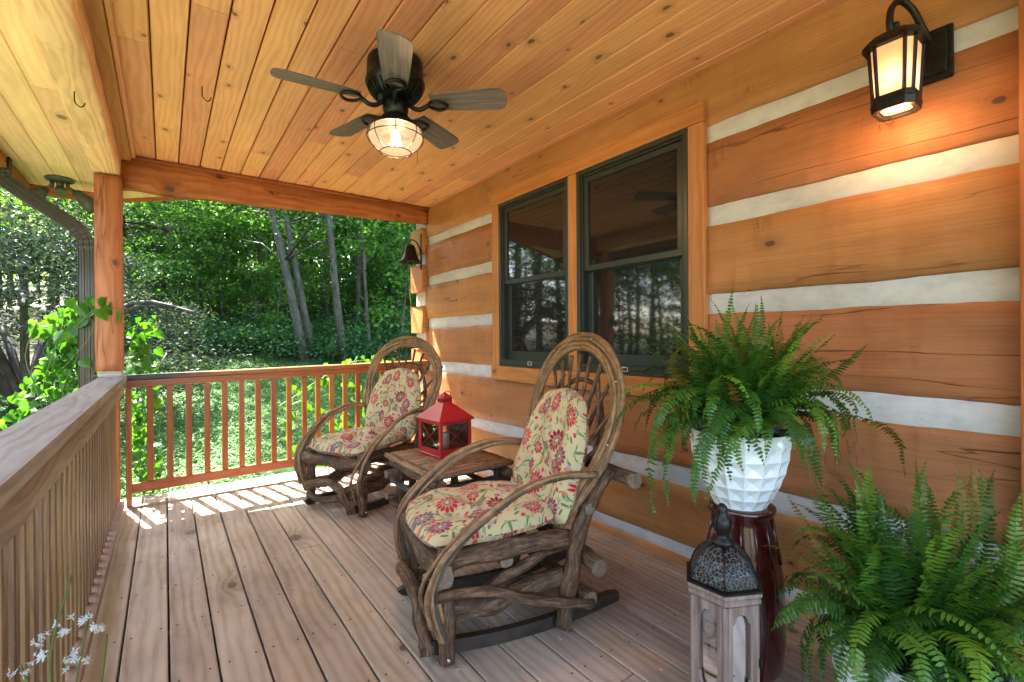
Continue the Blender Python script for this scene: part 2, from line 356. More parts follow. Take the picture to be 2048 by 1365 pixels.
def bark(name, c1, c2, c3, sc_=1., axis_stretch=.12, bump=.9, bd=.006, lich=None, con=1.):
    t = NT(name); at = t.n('Attribute', attribute_name='straight', attribute_type='GEOMETRY'); P = t.sep(at.outputs['Vector']); rnd = t.n('ObjectInfo').outputs['Random']
    v = t.vec(P[0], P[1], t.math('MULTIPLY', t.math('ADD', P[2], t.math('MULTIPLY', rnd, 23.0)), axis_stretch)); v0 = t.vec(P[0], P[1], t.math('ADD', P[2], t.math('MULTIPLY', rnd, 23.0)))
    n = t.noise(v, 90 * sc_, 4, .65, .5); n2 = t.noise(v0, 30 * sc_, 4, .7); n3 = t.noise(v0, 9 * sc_, 3)
    f = t.math('ADD', t.math('MULTIPLY', n, .72), t.math('MULTIPLY', n2, .28))
    c = t.ramp(f, [(.34, c1), (.5, c2), (.68, c3)]); c = t.mix(t.map(n3, .35, .7, 0, .6), c, t.mix(1, c, (1.6, 1.3, 1.05), 'MULTIPLY'))
    if lich: c = t.mix(t.map(t.noise(v0, 5 * sc_, 4, .7), .5, .62, 0, .75), c, lich)
    t.pr(c, .68, t.bump(f, bump, bd), .3); return t.m
M['bark'] = bark('chair_bark', (.016, .009, .006), (.088, .05, .029), (.23, .145, .085), 1, .16, 1, .008)
M['barkg'] = bark('bent_twig_bark', (.03, .018, .011), (.19, .112, .058), (.42, .28, .16), 1.3, .05, 1, .005)
M['barkgrey'] = bark('bent_twig_bark_grey', (0.021, 0.021, 0.0196), (0.063, 0.0595, 0.0525), (0.154, 0.126, 0.098), 1.3, .05, 1, .005)
M['rocker'] = simple('dark_rocker', (.03, .02, .015), .45, nscale=40, namp=.5)
M['trunkd'] = bark('dark_trunk_bark', (.014, .012, .009), (.05, .042, .033), (.12, .105, .08), .2, .15, 1, .03)
M['trunkl'] = bark('lichen_trunk_bark', (.012, .010, .007), (.036, .031, .02), (.085, .075, .05), .22, .3, 1, .03, (.05, .062, .03))

def leafmat(name, c0, c1, c2, transl=.45, tcol=None, rough=.4, spec=.4):
    t = NT(name); a = t.n('Attribute', attribute_name='tint', attribute_type='GEOMETRY'); rnd = t.n('ObjectInfo').outputs['Random']
    f = t.math('ADD', t.math('MULTIPLY', a.outputs['Fac'], .65), t.math('MULTIPLY', rnd, .4))
    col = t.ramp(f, [(0, c0), (.5, c1), (1, c2)])
    q = t.pr(col, rough, None, spec)
    tr = t.n('BsdfTranslucent'); t.l(t.mix(1, col, tcol or (1.5, 1.7, .5), 'MULTIPLY'), tr.inputs[0])
    mx = t.n('MixShader'); mx.inputs[0].default_value = transl; t.l(q.outputs[0], mx.inputs[1]); t.l(tr.outputs[0], mx.inputs[2]); t.l(mx.outputs[0], t.out.inputs[0])
    return t.m
M['leaf'] = leafmat('forest_leaf', (.02, .062, .016), (.046, .125, .026), (.12, .23, .038), .42, (1.5, 1.5, .5), .6, .15)
M['leafd'] = leafmat('undergrowth_leaf', (.014, .05, .017), (.03, .09, .028), (.06, .14, .038), .3, (1.4, 1.4, .6), rough=.55, spec=.2)
M['maple'] = leafmat('maple_leaf', (.02, .036, .022), (.035, .056, .03), (.08, .06, .055), .3, (1.2, 1.2, .7), .6, .1)
M['vine'] = leafmat('vine_leaf', (.02, .08, .01), (.06, .17, .016), (.14, .27, .03), .38, (1.4, 1.5, .5))
M['fern_dry'] = leafmat('dry_fern_leaf', (.05, .06, .012), (.14, .12, .025), (.24, .15, .04), .25, (1.2, 1.2, .6), .6, .2)
M['fern'] = leafmat('fern_leaf', (.012, .05, .008), (.038, .12, .014), (.13, .25, .026), .25, (1.3, 1.6, .5), .42, .35)
M['grass'] = leafmat('lawn_blade', (.034, .095, .022), (.05, .13, .03), (.075, .165, .04), .35, rough=.5)
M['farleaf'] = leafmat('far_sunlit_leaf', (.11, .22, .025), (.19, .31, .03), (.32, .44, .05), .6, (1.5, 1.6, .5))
M['stem'] = simple('green_stem', (.10, .14, .03), .5)
M['flower'] = simple('white_blossom', (.60, .66, .72), .5, nscale=20, namp=.05)

def ground_mat():
    t = NT('lawn_soil'); v = t.tc(); n = t.noise(v, 5, 5, .65); n2 = t.noise(v, .8, 3); P = t.sep(v)
    g = t.ramp(n, [(.25, (.022, .06, .014)), (.5, (.032, .082, .019)), (.8, (.045, .10, .026))])
    lit = t.ramp(t.noise(v, 9, 5, .7), [(.3, (.02, .014, .008)), (.55, (.035, .03, .015)), (.8, (.08, .065, .035))])
    wd = t.math('ADD', t.map(P[1], 9.2, 10.8), t.math('MULTIPLY', t.math('SUBTRACT', n2, .55), 1.4), clamp=True)
    t.pr(t.mix(wd, t.mix(t.math('MULTIPLY', t.map(P[0], -.8, -2.0, 0, .8), t.map(P[1], 3.5, 5.5, 1, 0)), g, (.17, .15, .10)), lit), .9, t.bump(n, .8, .03), .15); return t.m  # paler unseen ground left of the porch, added to bounce light onto the ceiling
M['ground'] = ground_mat()

def fabric():
    t = NT('floral_fabric'); uv0 = t.n('UVMap').outputs[0]; um = t.n('VectorMath', operation='SCALE'); t.l(uv0, um.inputs[0]); um.inputs['Scale'].default_value = 1.22; uv = um.outputs[0]; wn = t.noise(uv, 3, 2)
    base = t.mix(t.map(t.noise(uv, 2.2, 2), .35, .7), (.49, .40, .225), (.42, .345, .19))
    def cells(scale, off, R, lobes, kd, jitter=.0, elong=1.):
        q = t.n('Mapping'); t.l(uv, q.inputs[0]); q.inputs['Location'].default_value = (off, off * .7, 0)
        vo = t.vor(q.outputs[0], scale, '2D', rnd=.85); sub = t.n('VectorMath', operation='SUBTRACT'); t.l(q.outputs[0], sub.inputs[0])
        # position output is in texture space already divided by scale
        t.l(vo.outputs['Position'], sub.inputs[1]); d = t.sep(sub.outputs[0]); kr = t.sep(vo.outputs['Color'])
        rot = t.math('MULTIPLY', kr[1], 6.283); cs = t.math('COSINE', rot); sn = t.math('SINE', rot)
        x = t.math('SUBTRACT', t.math('MULTIPLY', d[0], cs), t.math('MULTIPLY', d[1], sn)); y = t.math('ADD', t.math('MULTIPLY', d[0], sn), t.math('MULTIPLY', d[1], cs))
        y = t.math('MULTIPLY', y, elong)
        r = t.math('SQRT', t.math('ADD', t.math('MULTIPLY', x, x), t.math('MULTIPLY', y, y))); th = t.math('ARCTAN2', y, x)
        lob = t.math('ABSOLUTE', t.math('COSINE', t.math('MULTIPLY', th, lobes / 2)))
        rr = t.math('DIVIDE', r, t.math('MULTIPLY_ADD', lob, R * .32, R * .72)); g = t.math('GREATER_THAN', kr[0], 1 - kd)
        return rr, lob, kr, g, r, th
    AA = .06
    def lt(a, b): return t.map(a, b - AA, b + AA, 1, 0)
    col = base
    # curling green stems
    for sc_, off, wd in ((5.5, 0, .011), (7.5, 4.4, .010)):
        q = t.n('Mapping'); t.l(uv, q.inputs[0]); q.inputs['Location'].default_value = (off, off, 0)
        n = t.noise(q.outputs[0], sc_, 1, .4, .6)
        line = t.map(t.math('ABSOLUTE', t.math('SUBTRACT', n, .5)), wd, wd + .006, 1, 0); gate = t.map(t.noise(uv, 6 + off, 1), .45, .5)
        col = t.mix(t.math('MULTIPLY', line, gate), col, (.10, .17, .065))
    # leaves
    for sc_, off, R, kd, cl, el in ((19, 3.3, .017, .55, (.095, .165, .06), 2.6), (26, 8.1, .0115, .5, (.25, .29, .13), 2.2)):
        rr, lob, kr, g, r, th = cells(sc_, off, R, 0, kd, 0, el)
        col = t.mix(t.math('MULTIPLY', lt(rr, 1), g), col, cl)
    # buds
    for sc_, off, R, kd, cl in ((17, 1.7, .0125, .4, (.42, .035, .045)), (15, 6.7, .013, .3, (.60, .13, .07)), (13, 9.7, .016, .22, (.34, .24, .27))):
        rr, lob, kr, g, r, th = cells(sc_, off, R, 0, kd, 0, 1.5)
        col = t.mix(t.math('MULTIPLY', lt(rr, 1), g), col, cl)
    # medium and large blossoms
    for sc_, off, R, kd, lob_n in ((8.5, 5.9, .031, .55, 8), (6.0, .4, .052, .72, 12)):
        rr, lob, kr, g, r, th = cells(sc_, off, R, lob_n, kd)
        pc = t.ramp(kr[2], [(0, (.20, .008, .022)), (.3, (.34, .016, .022)), (.6, (.42, .06, .04)), (.78, (.19, .03, .07)), (.92, (.10, .07, .09))], 'CONSTANT')
        pc2 = t.mix(.55, pc, (.62, .30, .22))
        col = t.mix(t.math('MULTIPLY', lt(rr, 1.1), g), col, base)
        col = t.mix(t.math('MULTIPLY', lt(rr, 1.0), g), col, pc)
        rib = t.math('MULTIPLY', t.map(lob, .12, .22, 1, 0), t.map(rr, .35, .45)); col = t.mix(t.math('MULTIPLY', t.math('MULTIPLY', rib, lt(rr, .97)), g), col, (.60, .44, .32))
        col = t.mix(t.math('MULTIPLY', lt(rr, .50), g), col, pc2)
        col = t.mix(t.math('MULTIPLY', lt(rr, .36), g), col, (.10, .15, .07)); col = t.mix(t.math('MULTIPLY', lt(rr, .16), g), col, (.55, .5, .3))
    wv = t.noise(uv, 700, 1); wr = t.noise(t.tc(), 14, 3)
    t.pr(col, .8, t.bump(t.math('ADD', t.math('MULTIPLY', wv, .15), wr), .25, .008), .2, sheen=.1); return t.m
M['fabric'] = fabric()

def bladewood():
    t = NT('fan_blade_grain'); P = t.sep(t.tc())
    f = t.noise(t.vec(t.math('MULTIPLY', P[0], 4), t.math('MULTIPLY', P[1], 70), P[2]), 1, 4, .65, .4)
    t.pr(t.ramp(f, [(.3, (.085, .068, .065)), (.5, (.17, .14, .135)), (.72, (.29, .25, .24))]), .5, t.bump(f, .3, .002), .4); return t.m
M['blade'] = bladewood()

def greywood():
    t = NT('limewashed_wood'); P = t.sep(t.tc())
    f = t.noise(t.vec(t.math('MULTIPLY', P[0], 60), t.math('MULTIPLY', P[1], 60), t.math('MULTIPLY', P[2], 5)), 1, 4, .65, .3)
    t.pr(t.ramp(f, [(.3, (.11, .07, .055)), (.5, (.22, .155, .13)), (.75, (.31, .235, .205))]), .65, t.bump(f, .3, .002), .3); return t.m
M['lime'] = greywood()

def filigree():
    t = NT('pierced_metal'); v = t.tc(); vo = t.vor(v, 95, feat='DISTANCE_TO_EDGE').outputs['Distance']; n = t.noise(v, 25, 3)
    c = t.mix(t.map(vo, .05, .13), (.13, .125, .12), (.008, .008, .009)); c = t.mix(t.map(n, .55, .75, 0, .3), c, (.1, .12, .12))
    t.pr(c, .42, t.bump(t.map(vo, .04, .14, 1, 0), .7, .003), .5, .6); return t.m
M['filigree'] = filigree()

def glass(name, tint=(1, 1, 1), refl=.12, rough=.02, alpha_dark=0):
    t = NT(name); tr = t.n('BsdfTransparent'); tr.inputs[0].default_value = (*tint, 1); gl = t.n('BsdfGlossy'); gl.inputs['Roughness'].default_value = rough
    fr = t.n('Fresnel'); fr.inputs[0].default_value = 1.5; mx = t.n('MixShader'); t.l(t.math('ADD', fr.outputs[0], refl, clamp=True), mx.inputs[0]); t.l(tr.outputs[0], mx.inputs[1]); t.l(gl.outputs[0], mx.inputs[2]); t.l(mx.outputs[0], t.out.inputs[0]); return t.m
M['glass'] = glass('lantern_glass', (.86, .86, .88), .05)
def winglass():
    t = NT('window_glass_with_screen'); P = t.sep(t.tc())
    a = t.math('SINE', t.math('MULTIPLY', P[1], 1500)); b = t.math('SINE', t.math('MULTIPLY', P[2], 1500))
    wob = t.noise(t.tc(), 1.6, 2)
    t.pr((.014, .014, .016), .035, t.bump(wob, .05, .01), .5, 0, 0, 0, 1.62); return t.m
M['pane'] = winglass()
def emis(name, col, st, base=(.8, .6, .4), center=None, falloff=1.0, cz=0):
    t = NT(name); v = t.tc(); n = t.noise(v, 30, 3)
    if center:
        P = t.n('VectorMath', operation='DISTANCE'); t.l(v, P.inputs[0]); P.inputs[1].default_value = center
        f = t.map(P.outputs['Value'], 0, falloff, 1, 0); f = t.math('POWER', f, 2.0)
        c = t.mix(f, col, (1, .86, .6)); e = t.math('MULTIPLY', t.math('MULTIPLY_ADD', f, st * 3.2, st * .22), t.map(n, .2, .8, .85, 1.12))
    else: c = col; e = st
    t.pr(base, .35, None, .5, emit=c, es=e); return t.m

# ------------------------------------------------------------------ ground, lawn
def g(x, y):
    z = -.42 + .42 * 0
    if y > 4.8: z += .225 * (min(y, 10.2) - 4.8)
    if y > 10.2: z += .12 * (y - 10.2)
    if x < 0 and y > 0: z += .02 * x * min(max(y - 4, 0), 4) / 4
    if y > 8: z += .05 * x * min((y - 8) / 6, 1)
    if x > 3 and y < 6: z += .0
    return z + .06 * mnoise.noise(Vector((x * .4, y * .4, 3))) * min(max(y - 5, 0) / 3 + (abs(x) > 3), 1)

xs = np.concatenate([np.linspace(-90, -14, 16), np.linspace(-12, 16, 60), np.linspace(20, 90, 16)])
ys = np.concatenate([np.linspace(-60, -2, 14), np.linspace(0, 24, 60), np.linspace(26, 110, 20)])
vs = [(x, y, g(x, y)) for y in ys for x in xs]; nx = len(xs)
fs = [(j * nx + i, j * nx + i + 1, (j + 1) * nx + i + 1, (j + 1) * nx + i) for j in range(len(ys) - 1) for i in range(nx - 1)]
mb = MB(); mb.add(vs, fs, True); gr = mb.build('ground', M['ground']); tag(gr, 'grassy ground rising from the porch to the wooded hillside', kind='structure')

# ------------------------------------------------------------------ leaf clouds
def leaf_mesh(name, cen, size, m, up=.5, asp=.55, tint=None, droop=0, fold=.25):
    """cen (n,3); each leaf two triangles folded on its midrib, random heading, normals biased upward by up"""
    n = len(cen); cen = np.asarray(cen, dtype=np.float64)
    size = np.broadcast_to(size, (n,)) * rng.uniform(.7, 1.3, n)
    d = rng.normal(size=(n, 3)); d[:, 2] = d[:, 2] * (1 - up) - droop; d /= np.linalg.norm(d, axis=1)[:, None]
    nn = rng.normal(size=(n, 3)) * (1 - up); nn[:, 2] += up * 1.4; s = np.cross(nn, d); s /= np.linalg.norm(s, axis=1)[:, None] + 1e-9
    nn = np.cross(d, s); nn /= np.linalg.norm(nn, axis=1)[:, None] + 1e-9
    L = size[:, None]
    v = np.empty((n, 4, 3)); v[:, 0] = cen - d * L * .5; v[:, 2] = cen + d * L * .5
    mid = cen - d * L * .08 + nn * L * fold * asp
    v[:, 1] = mid + s * L * asp * .5; v[:, 3] = mid - s * L * asp * .5
    idx = (np.arange(n) * 4)[:, None] + np.array([0, 1, 2, 0, 2, 3])[None, :]
    me = bpy.data.meshes.new(name); me.vertices.add(n * 4); me.vertices.foreach_set('co', v.reshape(-1).astype(np.float32))
    me.loops.add(n * 6); me.loops.foreach_set('vertex_index', idx.reshape(-1).astype(np.int32)); me.polygons.add(n * 2)
    me.polygons.foreach_set('loop_start', (np.arange(n * 2) * 3).astype(np.int32)); 
    me.update(calc_edges=True)
    at = me.attributes.new('tint', 'FLOAT', 'POINT'); tv = rng.uniform(0, 1, n) if tint is None else np.clip(tint + rng.normal(0, .15, n), 0, 1)
    at.data.foreach_set('value', np.repeat(tv, 4).astype(np.float32)); me.materials.append(m); return me

def blobs(cent, rad, per, flat=.35):
    """leaf positions: per leaves in each flattened clump"""
    out = []
    for c, r in zip(cent, rad):
        k = per if isinstance(per, int) else int(per * r * r)
        a = rng.uniform(0, 2 * pi, k); q = np.sqrt(rng.uniform(0, 1, k)) * r
        z = rng.normal(0, flat * r * .35, k) - (q / r) ** 2 * r * .18
        out.append(np.stack([c[0] + q * np.cos(a), c[1] + q * np.sin(a), c[2] + z], 1))
    return np.concatenate(out)

# ------------------------------------------------------------------ floor: deck boards
floor = empty('floor', kind='structure', label='grey-brown timber deck floor of long boards')
x = -.291; k = 0
seams = []
while x < 2.17:
    x1 = min(x + .149, 2.2)
    a, b = x + .0036, x1 - .0036
    cuts = [-2.6, 4.64]
    if k % 4 == 2: cuts = [-2.6, [.62, 2.9, 1.1, 3.3][(k // 4) % 4], 4.64]
    for i in range(len(cuts) - 1):
        mb = MB(); mb.box(a, b, cuts[i] + (.002 if i else 0), cuts[i + 1] - .002 + (random.uniform(-.004, .004) if i == len(cuts) - 2 else 0), -.034, random.uniform(-.0012, .0012), .004)
        mb.build('deck_board', M['deck'], floor)
    seams.append((a, b)); x = x1; k += 1
mb = MB()
for jy in np.arange(-.4, 4.6, .406):
    for a, b in seams:
        for q in (a + .026, b - .026):
            cx_, cy_ = q + random.uniform(-.004, .004), jy + random.uniform(-.008, .008)
            mb.lathe([(.0001, .0016), (.0034, .0016), (.0036, .0)], 7, (cx_, cy_, .0012))
o = mb.build('nail_heads', M['nail'], floor); o['kind'] = 'stuff'
mb = MB()
for jy in np.arange(-2.4, 4.6, .406): mb.box(-.3, 2.19, jy - .02, jy + .02, -.25, -.036)
mb.box(-.34, 2.25, 4.56, 4.6, -.27, -.037); mb.box(-.34, -.3, -2.6, 4.56, -.27, -.037); mb.box(-.3, 2.2, -2.6, 4.5, -.42, -.27)
mb.build('joist_frame', M['subrail'], floor)

# ------------------------------------------------------------------ ceiling
FANLAMP = ('lamp_shade', 'globe', 'bulb', 'wire_cage', 'pull_chain')
ceil = empty('ceiling', kind='structure', label='knotty pine tongue and groove porch ceiling')
x = -.1835; k = 0
while x < 2.19:
    x1 = x + .1365
    cuts = [-2.6] + sorted(random.uniform(.4, 4.1) for _ in range(1 if k % 3 else 2)) + [4.44]
    if k % 5 == 4: cuts = [-2.6, 4.44]
    for i in range(len(cuts) - 1):
        a, b = x + .0006, min(x1, 2.2) - .0006; y0, y1 = cuts[i] + .0012, cuts[i + 1] - .0012; z = 2.552
        # v-groove profile
        mb = MB(); prof = [(a + .0022, z + .010), (a + .0065, z), (b - .0065, z), (b - .0022, z + .010), (b - .0022, z + .019), (a + .0022, z + .019)]
        vs = [(px, yy, pz) for yy in (y0, y1) for px, pz in prof]; n = 6
        mb.add(vs, [(j, (j + 1) % n, n + (j + 1) % n, n + j) for j in range(n)] + [tuple(reversed(range(n))), tuple(range(n, 2 * n))])
        mb.build('ceiling_board', M['ceil'], ceil)
    x = x1; k += 1
# trims of the ceiling
mb = MB(); mb.box(-.252, -.19, -2.6, 4.40, 2.512, 2.545, .003); mb.build('edge_board', M['trimceil'], ceil)
mb = MB(); mb.box(-.189, -.165, -2.6, 4.385, 2.53, 2.55, .004); mb.build('edge_moulding', M['ceil'], ceil)
mb = MB(); mb.box(-.165, 2.19, 4.365, 4.395, 2.522, 2.55, .006); mb.build('edge_moulding', M['railx'], ceil)

# roof above, soffits
roof = empty('porch_roof', kind='structure', label='shingled porch roof with pale boarded soffit')
mb = MB(); mb.add([(-1.02, -2.7, 2.60), (4.5, -2.7, 3.6), (4.5, 5.42, 3.6), (-1.02, 5.42, 2.60), (-1.02, -2.7, 2.66), (4.5, -2.7, 3.68), (4.5, 5.42, 3.68), (-1.02, 5.42, 2.66)],
       [(0, 3, 2, 1), (4, 5, 6, 7), (0, 1, 5, 4), (2, 3, 7, 6), (0, 4, 7, 3), (1, 2, 6, 5)]); mb.build('shingles', M['roofing'], roof)
mb = MB(); mb.box(-.9, 2.6, -2.65, 4.5, 2.575, 2.60); mb.build('sheathing', M['roofing'], roof)
x = -.40; ks = 0
while x > -.875:
    x1 = max(x - .137, -.885)
    for (y0, y1) in (((-2.6, 3.3), (3.302, 5.40)) if ks % 2 == 0 else ((-2.6, 5.40),)):
        a, b = x1 + .0006, x - .0006; z = 2.478; mb = MB(); prof = [(a, z + .006), (a + .006, z), (b - .006, z), (b, z + .006), (b, z + .018), (a, z + .018)]
        vs = [(px, yy, pz) for yy in (y0, y1) for px, pz in prof]; n = 6
        mb.add(vs, [(j, (j + 1) % n, n + (j + 1) % n, n + j) for j in range(n)] + [tuple(reversed(range(n))), tuple(range(n, 2 * n))])
        mb.build('soffit_board', M['soffit'], roof)
    x = x1; ks += 1
# end soffit slopes up to the right (boards run along y)
x = -.395
while x < 2.6:
    x1 = x + .13; mb = MB(); z0 = 2.455 + (x + .3) * .235; z1 = z0 + .235 * .127
    a, b = x + .001, x1 - .001
    mb.add([(a, 4.62, z0 + .0), (b, 4.62, z1 + .0), (b, 5.36, z1), (a, 5.36, z0), (a, 4.62, z0 + .02), (b, 4.62, z1 + .02), (b, 5.36, z1 + .02), (a, 5.36, z0 + .02)],
           [(0, 3, 2, 1), (4, 5, 6, 7), (0, 1, 5, 4), (2, 3, 7, 6), (0, 4, 7, 3), (1, 2, 6, 5)]); mb.build('soffit_board', M['soffit'], roof); x = x1
mb = MB(); mb.add([(-.40, 5.362, 2.405), (2.7, 5.362, 3.11), (2.7, 5.362, 3.22), (-.40, 5.362, 2.5), (-.40, 5.40, 2.405), (2.7, 5.40, 3.11), (2.7, 5.40, 3.22), (-.40, 5.40, 2.5)],
                  [(0, 1, 2, 3), (7, 6, 5, 4), (0, 4, 5, 1), (3, 2, 6, 7), (0, 3, 7, 4), (1, 5, 6, 2)]); mb.build('fascia_board', M['frieze'], roof)
mb = MB(); mb.box(-.885, -.40, 5.362, 5.40, 2.40, 2.477); mb.build('fascia_board', M['frieze'], roof)
mb = MB(); mb.box(-.91, -.872, -2.6, 5.36, 2.40, 2.477); mb.build('fascia_board', M['friezey'], roof)
mb = MB(); mb.box(-1.30, -.915, -2.6, 5.42, 2.50, 2.512); mb.build('drip_panel', M['gutter'], roof)
mb = MB(); mb.box(-1.34, -1.30, -2.6, 5.42, 2.44, 2.6); mb.build('gutter', M['brown_metal'], roof)

# ------------------------------------------------------------------ beams and post
fb = hewn('front_beam', -.40, -.25, -2.6, 4.432, 2.362, 2.556, .006, .06, M['beamy'], bev=.012, edgeamp=.004, seed=3)
tag(fb, 'long pale hewn beam along the open side of the porch ceiling', 'beam')
def endbeam(x, y, z):
    t = (x + .25) / 2.44; z2 = z
    if z < 2.42: z2 = 2.302 + .088 * t + (z - 2.34)
    return (x, y, z2)
eb = hewn('end_beam', -.248, 2.188, 4.397, 4.485, 2.34, 2.551, .009, .05, M['beamx'], bev=.014, edgeamp=.012, seed=8, cor=endbeam)
tag(eb, 'orange knotty hewn beam spanning the far end of the porch', 'beam')
post = empty('corner_post', (-.312, 4.33, 0), 0, 'square orange timber post on the far left railing corner', 'post')
o = hewn('post_shaft', -.385, -.238, 4.262, 4.395, .995, 2.352, .003, .05, M['post'], post, bev=.008, seed=5); o.location = (.312, -4.33, 0)
o = hewn('base_block', -.372, -.245, 4.255, 4.40, .955, .993, .003, .03, M['cleat'], post, bev=.008, seed=9); o.location = (.312, -4.33, 0)
o = hewn('lower_post', -.375, -.262, 4.30, 4.40, -.03, .905, .003, .06, M['post'], post, bev=.006, seed=2); o.location = (.312, -4.33, 0)

# ------------------------------------------------------------------ left railing
lr = empty('side_railing', (-.29, 1.5, 0), 0, 'weathered brown railing along the open left side with grey top board', 'railing')
def rel(o, r): o.location = (-r.location.x, -r.location.y, -r.location.z); return o
mb = MB(); mb.box(-.372, -.222, -2.5, 4.392, .915, .953, .006); rel(mb.build('cap_board', M['capgrey'], lr), lr)
rel(hewn('sub_rail', -.268, -.233, -2.5, 4.29, .828, .912, .003, .06, M['subrail'], lr, bev=.004, edgeamp=.006, seed=4), lr)
y = -2.4
bm_ = None
while y < 4.25:
    o = None
    if bm_ is None:
        mb = MB(); mb.box(-.0175, .0175, -.0175, .0175, 0, .83, .003); o = mb.build('baluster', M['balz'], lr); bm_ = o.data
    else: o = link('baluster', bm_, None, lr)
    o.location = (-.2875 + .29, y - 1.5, .078); o.rotation_euler.z = random.uniform(-.03, .03); y += .098
mb = MB(); mb.box(-.31, -.232, -2.5, 4.29, .045, .078, .004); rel(mb.build('bottom_rail', M['subrail'], lr), lr)

# ------------------------------------------------------------------ far railing
fr = empty('end_railing', (.95, 4.43, 0), 0, 'orange stained railing across the far end of the porch', 'railing')
def tiltx(o, s=.0145, r=fr):
    o.location = (-r.location.x, -r.location.y, 0); o.rotation_euler = (0, 0, 0)
    me = o.data
    for v in me.vertices: v.co.z += (v.co.x + .25) * s
    return o
def capmat():
    m = M['railx'].copy(); m.name = 'orange_cap_with_dark_end'; t = m.node_tree
    pr = [n for n in t.nodes if n.type == 'BSDF_PRINCIPLED'][0]; src = pr.inputs['Base Color'].links[0].from_socket
    tc = t.nodes.new('ShaderNodeTexCoord'); se = t.nodes.new('ShaderNodeSeparateXYZ'); t.links.new(tc.outputs['Object'], se.inputs[0])
    no = t.nodes.new('ShaderNodeTexNoise'); no.inputs['Scale'].default_value = 9; no.inputs['Detail'].default_value = 4; t.links.new(tc.outputs['Object'], no.inputs[0])
    ad = t.nodes.new('ShaderNodeMath'); ad.operation = 'MULTIPLY_ADD'; t.links.new(no.outputs[0], ad.inputs[0]); ad.inputs[1].default_value = -.35; t.links.new(se.outputs[0], ad.inputs[2])
    mr = t.nodes.new('ShaderNodeMapRange'); t.links.new(ad.outputs[0], mr.inputs[0]); mr.inputs[1].default_value = -.12; mr.inputs[2].default_value = .16; mr.inputs[3].default_value = 1; mr.inputs[4].default_value = 0
    mx = t.nodes.new('ShaderNodeMix'); mx.data_type = 'RGBA'; t.links.new(mr.outputs[0], mx.inputs[0]); t.links.new(src, mx.inputs[6]); mx.inputs[7].default_value = (.02, .016, .018, 1)
    t.links.new(mx.outputs[2], pr.inputs['Base Color']); return m
M['capdark'] = capmat()
mb = MB(); mb.box(-.234, 2.17, 4.385, 4.475, .918, .952, .005); tiltx(mb.build('cap_rail', M['capdark'], fr))
mb = MB(); mb.box(-.232, 2.17, 4.405, 4.443, .862, .915, .004); tiltx(mb.build('top_rail', M['railx'], fr))
mb = MB(); mb.box(-.200, 2.17, 4.405, 4.443, .085, .158, .004); tiltx(mb.build('bottom_rail', M['railx'], fr))
bm_ = None
for k in range(19):
    xx = -.092 + .1192 * k
    if k == 9: continue
    if bm_ is None:
        mb = MB(); mb.box(-.0195, .0195, -.0185, .0185, 0, .70, .002); o = mb.build('baluster', M['railz'], fr); bm_ = o.data
    else: o = link('baluster', bm_, None, fr)
    zb = .159 + (xx + .25) * .0145
    o.location = (xx - .95, 4.424 - 4.43, zb); o.rotation_euler.z = random.uniform(-.04, .04)
mb = MB(); mb.box(-.018, .018, -.021, .017, .003, .876, .003); o = mb.build('railing_post', M['railz'], fr); o.location = (.98 - .95, -.027 - .0, 0)
mb = MB(); mb.box(-.232, -.198, 4.385, 4.43, .002, .861, .003); rel(mb.build('railing_post', M['railz'], fr), fr)

# ------------------------------------------------------------------ log wall
wall = empty('log_wall', (2.19, 1, 0), 0, 'hewn orange log house wall with pale grey chinking bands', 'wall')
chz = [(.035, .112), (.412, .52), (.868, .985), (1.31, 1.422), (1.75, 1.856), (2.172, 2.262)]
def wobj(o): o.location = (-2.19, -1, 0); return o
lz = [(-.25, .035)] + [(chz[i][1], chz[i + 1][0]) for i in range(5)] + [(chz[5][1], 2.575)]
WY0, WY1 = 1.345, 3.165
for i, (a, b) in enumerate(lz):
    if i in (0, 1, 2, 6) : segs = [(-2.8, 4.47)]
    else: segs = [(-2.8, WY0), (WY1, 4.47)]
    for sgi, (y0, y1) in enumerate(segs):
        wobj(hewn('log', 2.19 + .004 * (i % 2), 2.36, y0, y1, a - .006, b + .006, .0035, .045, M['log'], wall, bev=.010, edgeamp=.008, seed=i * 5 + sgi))
for i, (a, b) in enumerate(chz):
    for (y0, y1) in ([(-2.8, 4.43)] if i < 2 else [(-2.8, WY0), (WY1, 4.43)]):
        wobj(hewn('chinking', 2.203, 2.34, y0, y1, a - .018, b + .018, .003, .05, M['chink'], wall, bev=.005, seed=20 + i))
for i, (a, b) in enumerate([(2.10, 2.36), (1.70, 1.98), (1.27, 1.55), (.83, 1.10), (.37, .66), (-.05, .22)]):
    mb = MB(); x0, x1, y0, y1 = 2.145, 2.40, 4.475, 4.74
    ch = .035
    sec = [(a + ch, y0), (a, y0 + ch * .5), (a, y1), (b, y1), (b, y0 + ch * .5), (b - ch, y0)]
    vs = [(x0 + (.012 if k in (0, 5) else 0), yy, zz) for k, (zz, yy) in enumerate(sec)] + [(x1, yy, zz) for zz, yy in sec]
    mb.add(vs, [(0, 1, 2, 3, 4, 5), tuple(reversed(range(6, 12)))] + [(k, 6 + k, 6 + (k + 1) % 6, (k + 1) % 6) for k in range(6)])
    wobj(mb.build('corner_log_end', M['logx'], wall))
mb = MB(); mb.box(2.2, 2.36, 4.50, 4.72, -.3, 2.5); wobj(mb.build('corner_core', M['chink'], wall))
mb = MB(); mb.box(2.362, 2.40, -2.8, WY0 - .03, -.3, 2.575); mb.box(2.362, 2.40, WY1 + .03, 4.7, -.3, 2.575); mb.box(2.362, 2.40, WY0 - .03, WY1 + .03, -.3, .9); mb.box(2.362, 2.40, WY0 - .03, WY1 + .03, 2.35, 2.575)
